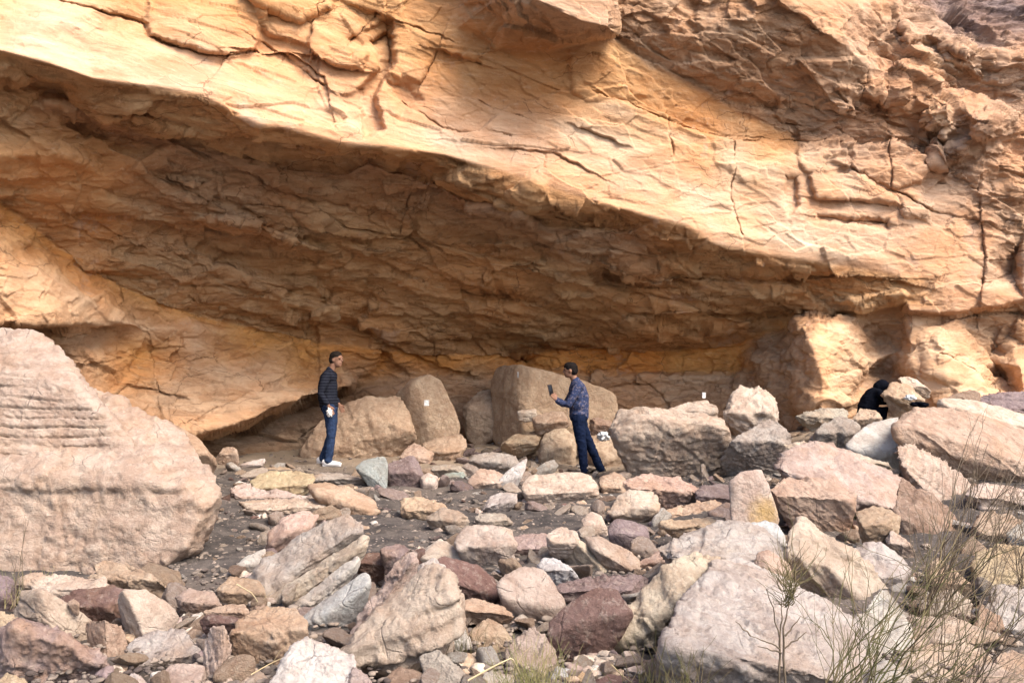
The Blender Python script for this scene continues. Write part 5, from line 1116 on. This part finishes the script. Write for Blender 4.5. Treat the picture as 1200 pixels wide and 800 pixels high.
def branchy(S, a, b, sag, rs, r, lvl, nb, spread=.35):
    c = bez(a, b, sag, rs, .05, 14); S.add(c, r, r*.35)
    if lvl:
        for _ in range(nb):
            i = rs.randint(3, 12); d = c[min(i+2, 13)]-c[i-1]; L = np.linalg.norm(b-a)*rs.uniform(.22, .5); d = d/np.linalg.norm(d)+rs.normal(size=3)*spread*np.array([1, .6, .8]); d /= np.linalg.norm(d)
            branchy(S, c[i], c[i]+d*L, rs.normal(size=3)*.08, rs, r*.55, lvl-1, max(1, nb//2), spread)
def plant(name, label, cat, bx, by, Y, tips, mat, r, lvl, nb, seed, rootr=.08, dY=.5, spread=.35, low=0, part='stem'):
    rs = np.random.RandomState(seed); p = at(bx, by, Y); e = empty(name, p); S = Stems()
    for tx, ty in tips:
        root = np.array(p)+np.append(rs.normal(size=2)*rootr, -.05); tip = at(tx, ty, Y+rs.uniform(-dY, dY)); branchy(S, root, tip, np.array([rs.normal()*.06, rs.normal()*.05, -.02+rs.uniform(-.1, .12)]), rs, r*rs.uniform(.7, 1.2), lvl, nb, spread)
    S.build(part, mat, e); tag(e, label, cat); return e
rs = np.random.RandomState(3)
# the green broom filling the lower right-hand corner
tips = [(rs.uniform(985, 1100), rs.uniform(625, 720)) for _ in range(9)]+[(rs.uniform(1080, 1215), rs.uniform(600, 760)) for _ in range(17)]+[(rs.uniform(960, 1060), rs.uniform(700, 780)) for _ in range(10)]
plant('broom_shrub', 'green leafless broom shrub with many thin arching stems in the lower corner', 'shrub', 965, 850, 2.75, tips, OLIVE, .0030, 2, 3, 4, .07, .35, .45)
tips = [(rs.uniform(1095, 1225), rs.uniform(660, 790)) for _ in range(22)]
plant('broom_shrub', 'brownish sparse broom shrub with stems crossing the pale slabs at the picture edge', 'shrub', 1090, 860, 3.0, tips, TWIG, .0028, 2, 3, 5, .06, .4, .35)
tips = [(rs.uniform(1060, 1120), rs.uniform(590, 680)) for _ in range(16)]+[(rs.uniform(1110, 1205), rs.uniform(535, 640)) for _ in range(18)]+[(1137, 505), (1150, 512), (1158, 520), (1117, 552)]
plant('dry_shrub', 'upright thin brown shrub in front of the reddish striped slab', 'shrub', 1095, 725, 4.3, tips, TWIG, .0036, 2, 3, 6, .10, .4, .3)
tips = [(rs.uniform(1150, 1230), rs.uniform(560, 660)) for _ in range(14)]
plant('dry_shrub', 'sparse arching brown twigs against the massive long flat topped slab', 'shrub', 1190, 700, 4.9, tips, TWIG, .0034, 2, 3, 16, .10, .4, .35)
# the small bush: bare stems below, a tuft on top
rs2 = np.random.RandomState(9); p = at(918, 830, 3.1); e = empty('small_bush', p); S = Stems(); T_ = Stems()
tag(e, 'small bush with two tall bare stems and a feathery olive tuft on top', 'bush')
for a, b in (((912, 830), (914, 745)), ((920, 830), (918, 735))): S.add(bez(at(*a, 3.1), at(*b, 3.12), np.zeros(3), rs2, .03), .006, .004)
for a, b in (((914, 745), (916, 700)), ((918, 735), (928, 690)), ((914, 750), (898, 690)), ((920, 745), (938, 722)), ((914, 760), (880, 745)), ((880, 745), (862, 728)), ((918, 760), (945, 740)), ((916, 765), (888, 757))): S.add(bez(at(*a, 3.11), at(*b, 3.12), np.array([.04, 0, .03]), rs2, .08), .0035, .0015)
for k in range(90):
    a = (rs2.uniform(915, 932), rs2.uniform(672, 712)); b = (a[0]+rs2.normal()*20, a[1]-abs(rs2.normal())*26-6); T_.add(bez(at(*a, 3.1+rs2.normal()*.05), at(*b, 3.1+rs2.normal()*.12), rs2.normal(size=3)*.08, rs2, .08, 8), .0016, .0006, 4)
S.build('stem', TWIG, e); T_.build('foliage', OLIVE, e)
def tuft(name, label, bx, by, Y, n, hpx, sp, mat, seed, lean=0, r=.0016):
    rs = np.random.RandomState(seed); p = at(bx, by, Y); e = empty(name, p); S = Stems(); m = Y/F
    for k in range(n):
        a = np.array(p)+np.append(rs.normal(size=2)*np.array([sp*m*.45, .05]), -.04); L = hpx*m*rs.uniform(.4, 1.1); d = np.array([rs.normal()*.32+lean, rs.normal()*.25, 1.]); d /= np.linalg.norm(d)
        S.add(bez(a, a+d*L, np.array([-d[0]*.15, 0, .12]), rs, .06, 8), r, r*.35, 4)
    S.build('blade', mat, e); tag(e, label, 'grass'); return e
tuft('grass_tuft', 'dense yellow green grass tuft over the pinkish grey boulder', 625, 815, 3.3, 150, 75, 40, GRASS, 21)
tuft('grass_tuft', 'sparse green grass tuft at the foot of the pale striped wing', 762, 812, 3.35, 45, 75, 34, OLIVE, 22)
tuft('grass_tuft', 'thin green blades in front of the brown underside of the plateau-like boulder', 805, 830, 3.1, 40, 90, 30, OLIVE, 23)
tuft('grass_tuft', 'few green blades in the dark gap below the long dusky red stone', 545, 775, 3.9, 26, 55, 20, OLIVE, 24)
tuft('grass_tuft', 'low green grass at the foot of the huge rounded outcrop', 25, 700, 4.9, 90, 40, 42, GRASS, 25)
tuft('grass_tuft', 'low pale grass at the corner below the grey plank', 590, 840, 3.1, 50, 60, 20, GRASS, 26, -.3)
plant('dry_twig', 'single thin upright twig in front of the huge rounded outcrop', 'twig', 20, 700, 4.8, [(34, 606), (12, 650), (26, 640)], TWIG, .003, 1, 3, 31, .02, .1)
def stalk(label, pts, Y, r=.004):
    q = np.array([at(x, y, Y+.05*i) for i, (x, y) in enumerate(pts)]); t = np.linspace(0, len(q)-1, 14); c = np.stack([np.interp(t, range(len(q)), q[:, k]) for k in range(3)], -1)
    e = empty('dry_stalk', q[0]); S = Stems(); S.add(c, r, r*.5); S.add(np.array([c[8], c[8]+[.03, 0, .05], c[8]+[.07, .01, .08]]), r*.5, r*.2); S.build('stem', STRAW, e); tag(e, label, 'stalk')
stalk('long dry yellow stalk bent across the grass tuft below the striped oval boulder', [(548,797),(575,782),(600,770),(604,778),(612,795),(618,812)], 3.15)
stalk('thin straw coloured stick on the rusty front of the blocky tan boulder', [(294,790),(315,778),(336,768)], 3.5, .003)
stalk('short bent dry stalks beside the foot of the tilted laminated stack', [(277,684),(296,695),(306,712),(305,704),(296,690)], 4.6, .004)
stalk('thin pale root across the dark gap beneath the dark maroon block', [(716,778),(728,790),(742,800),(752,812)], 3.45, .003)
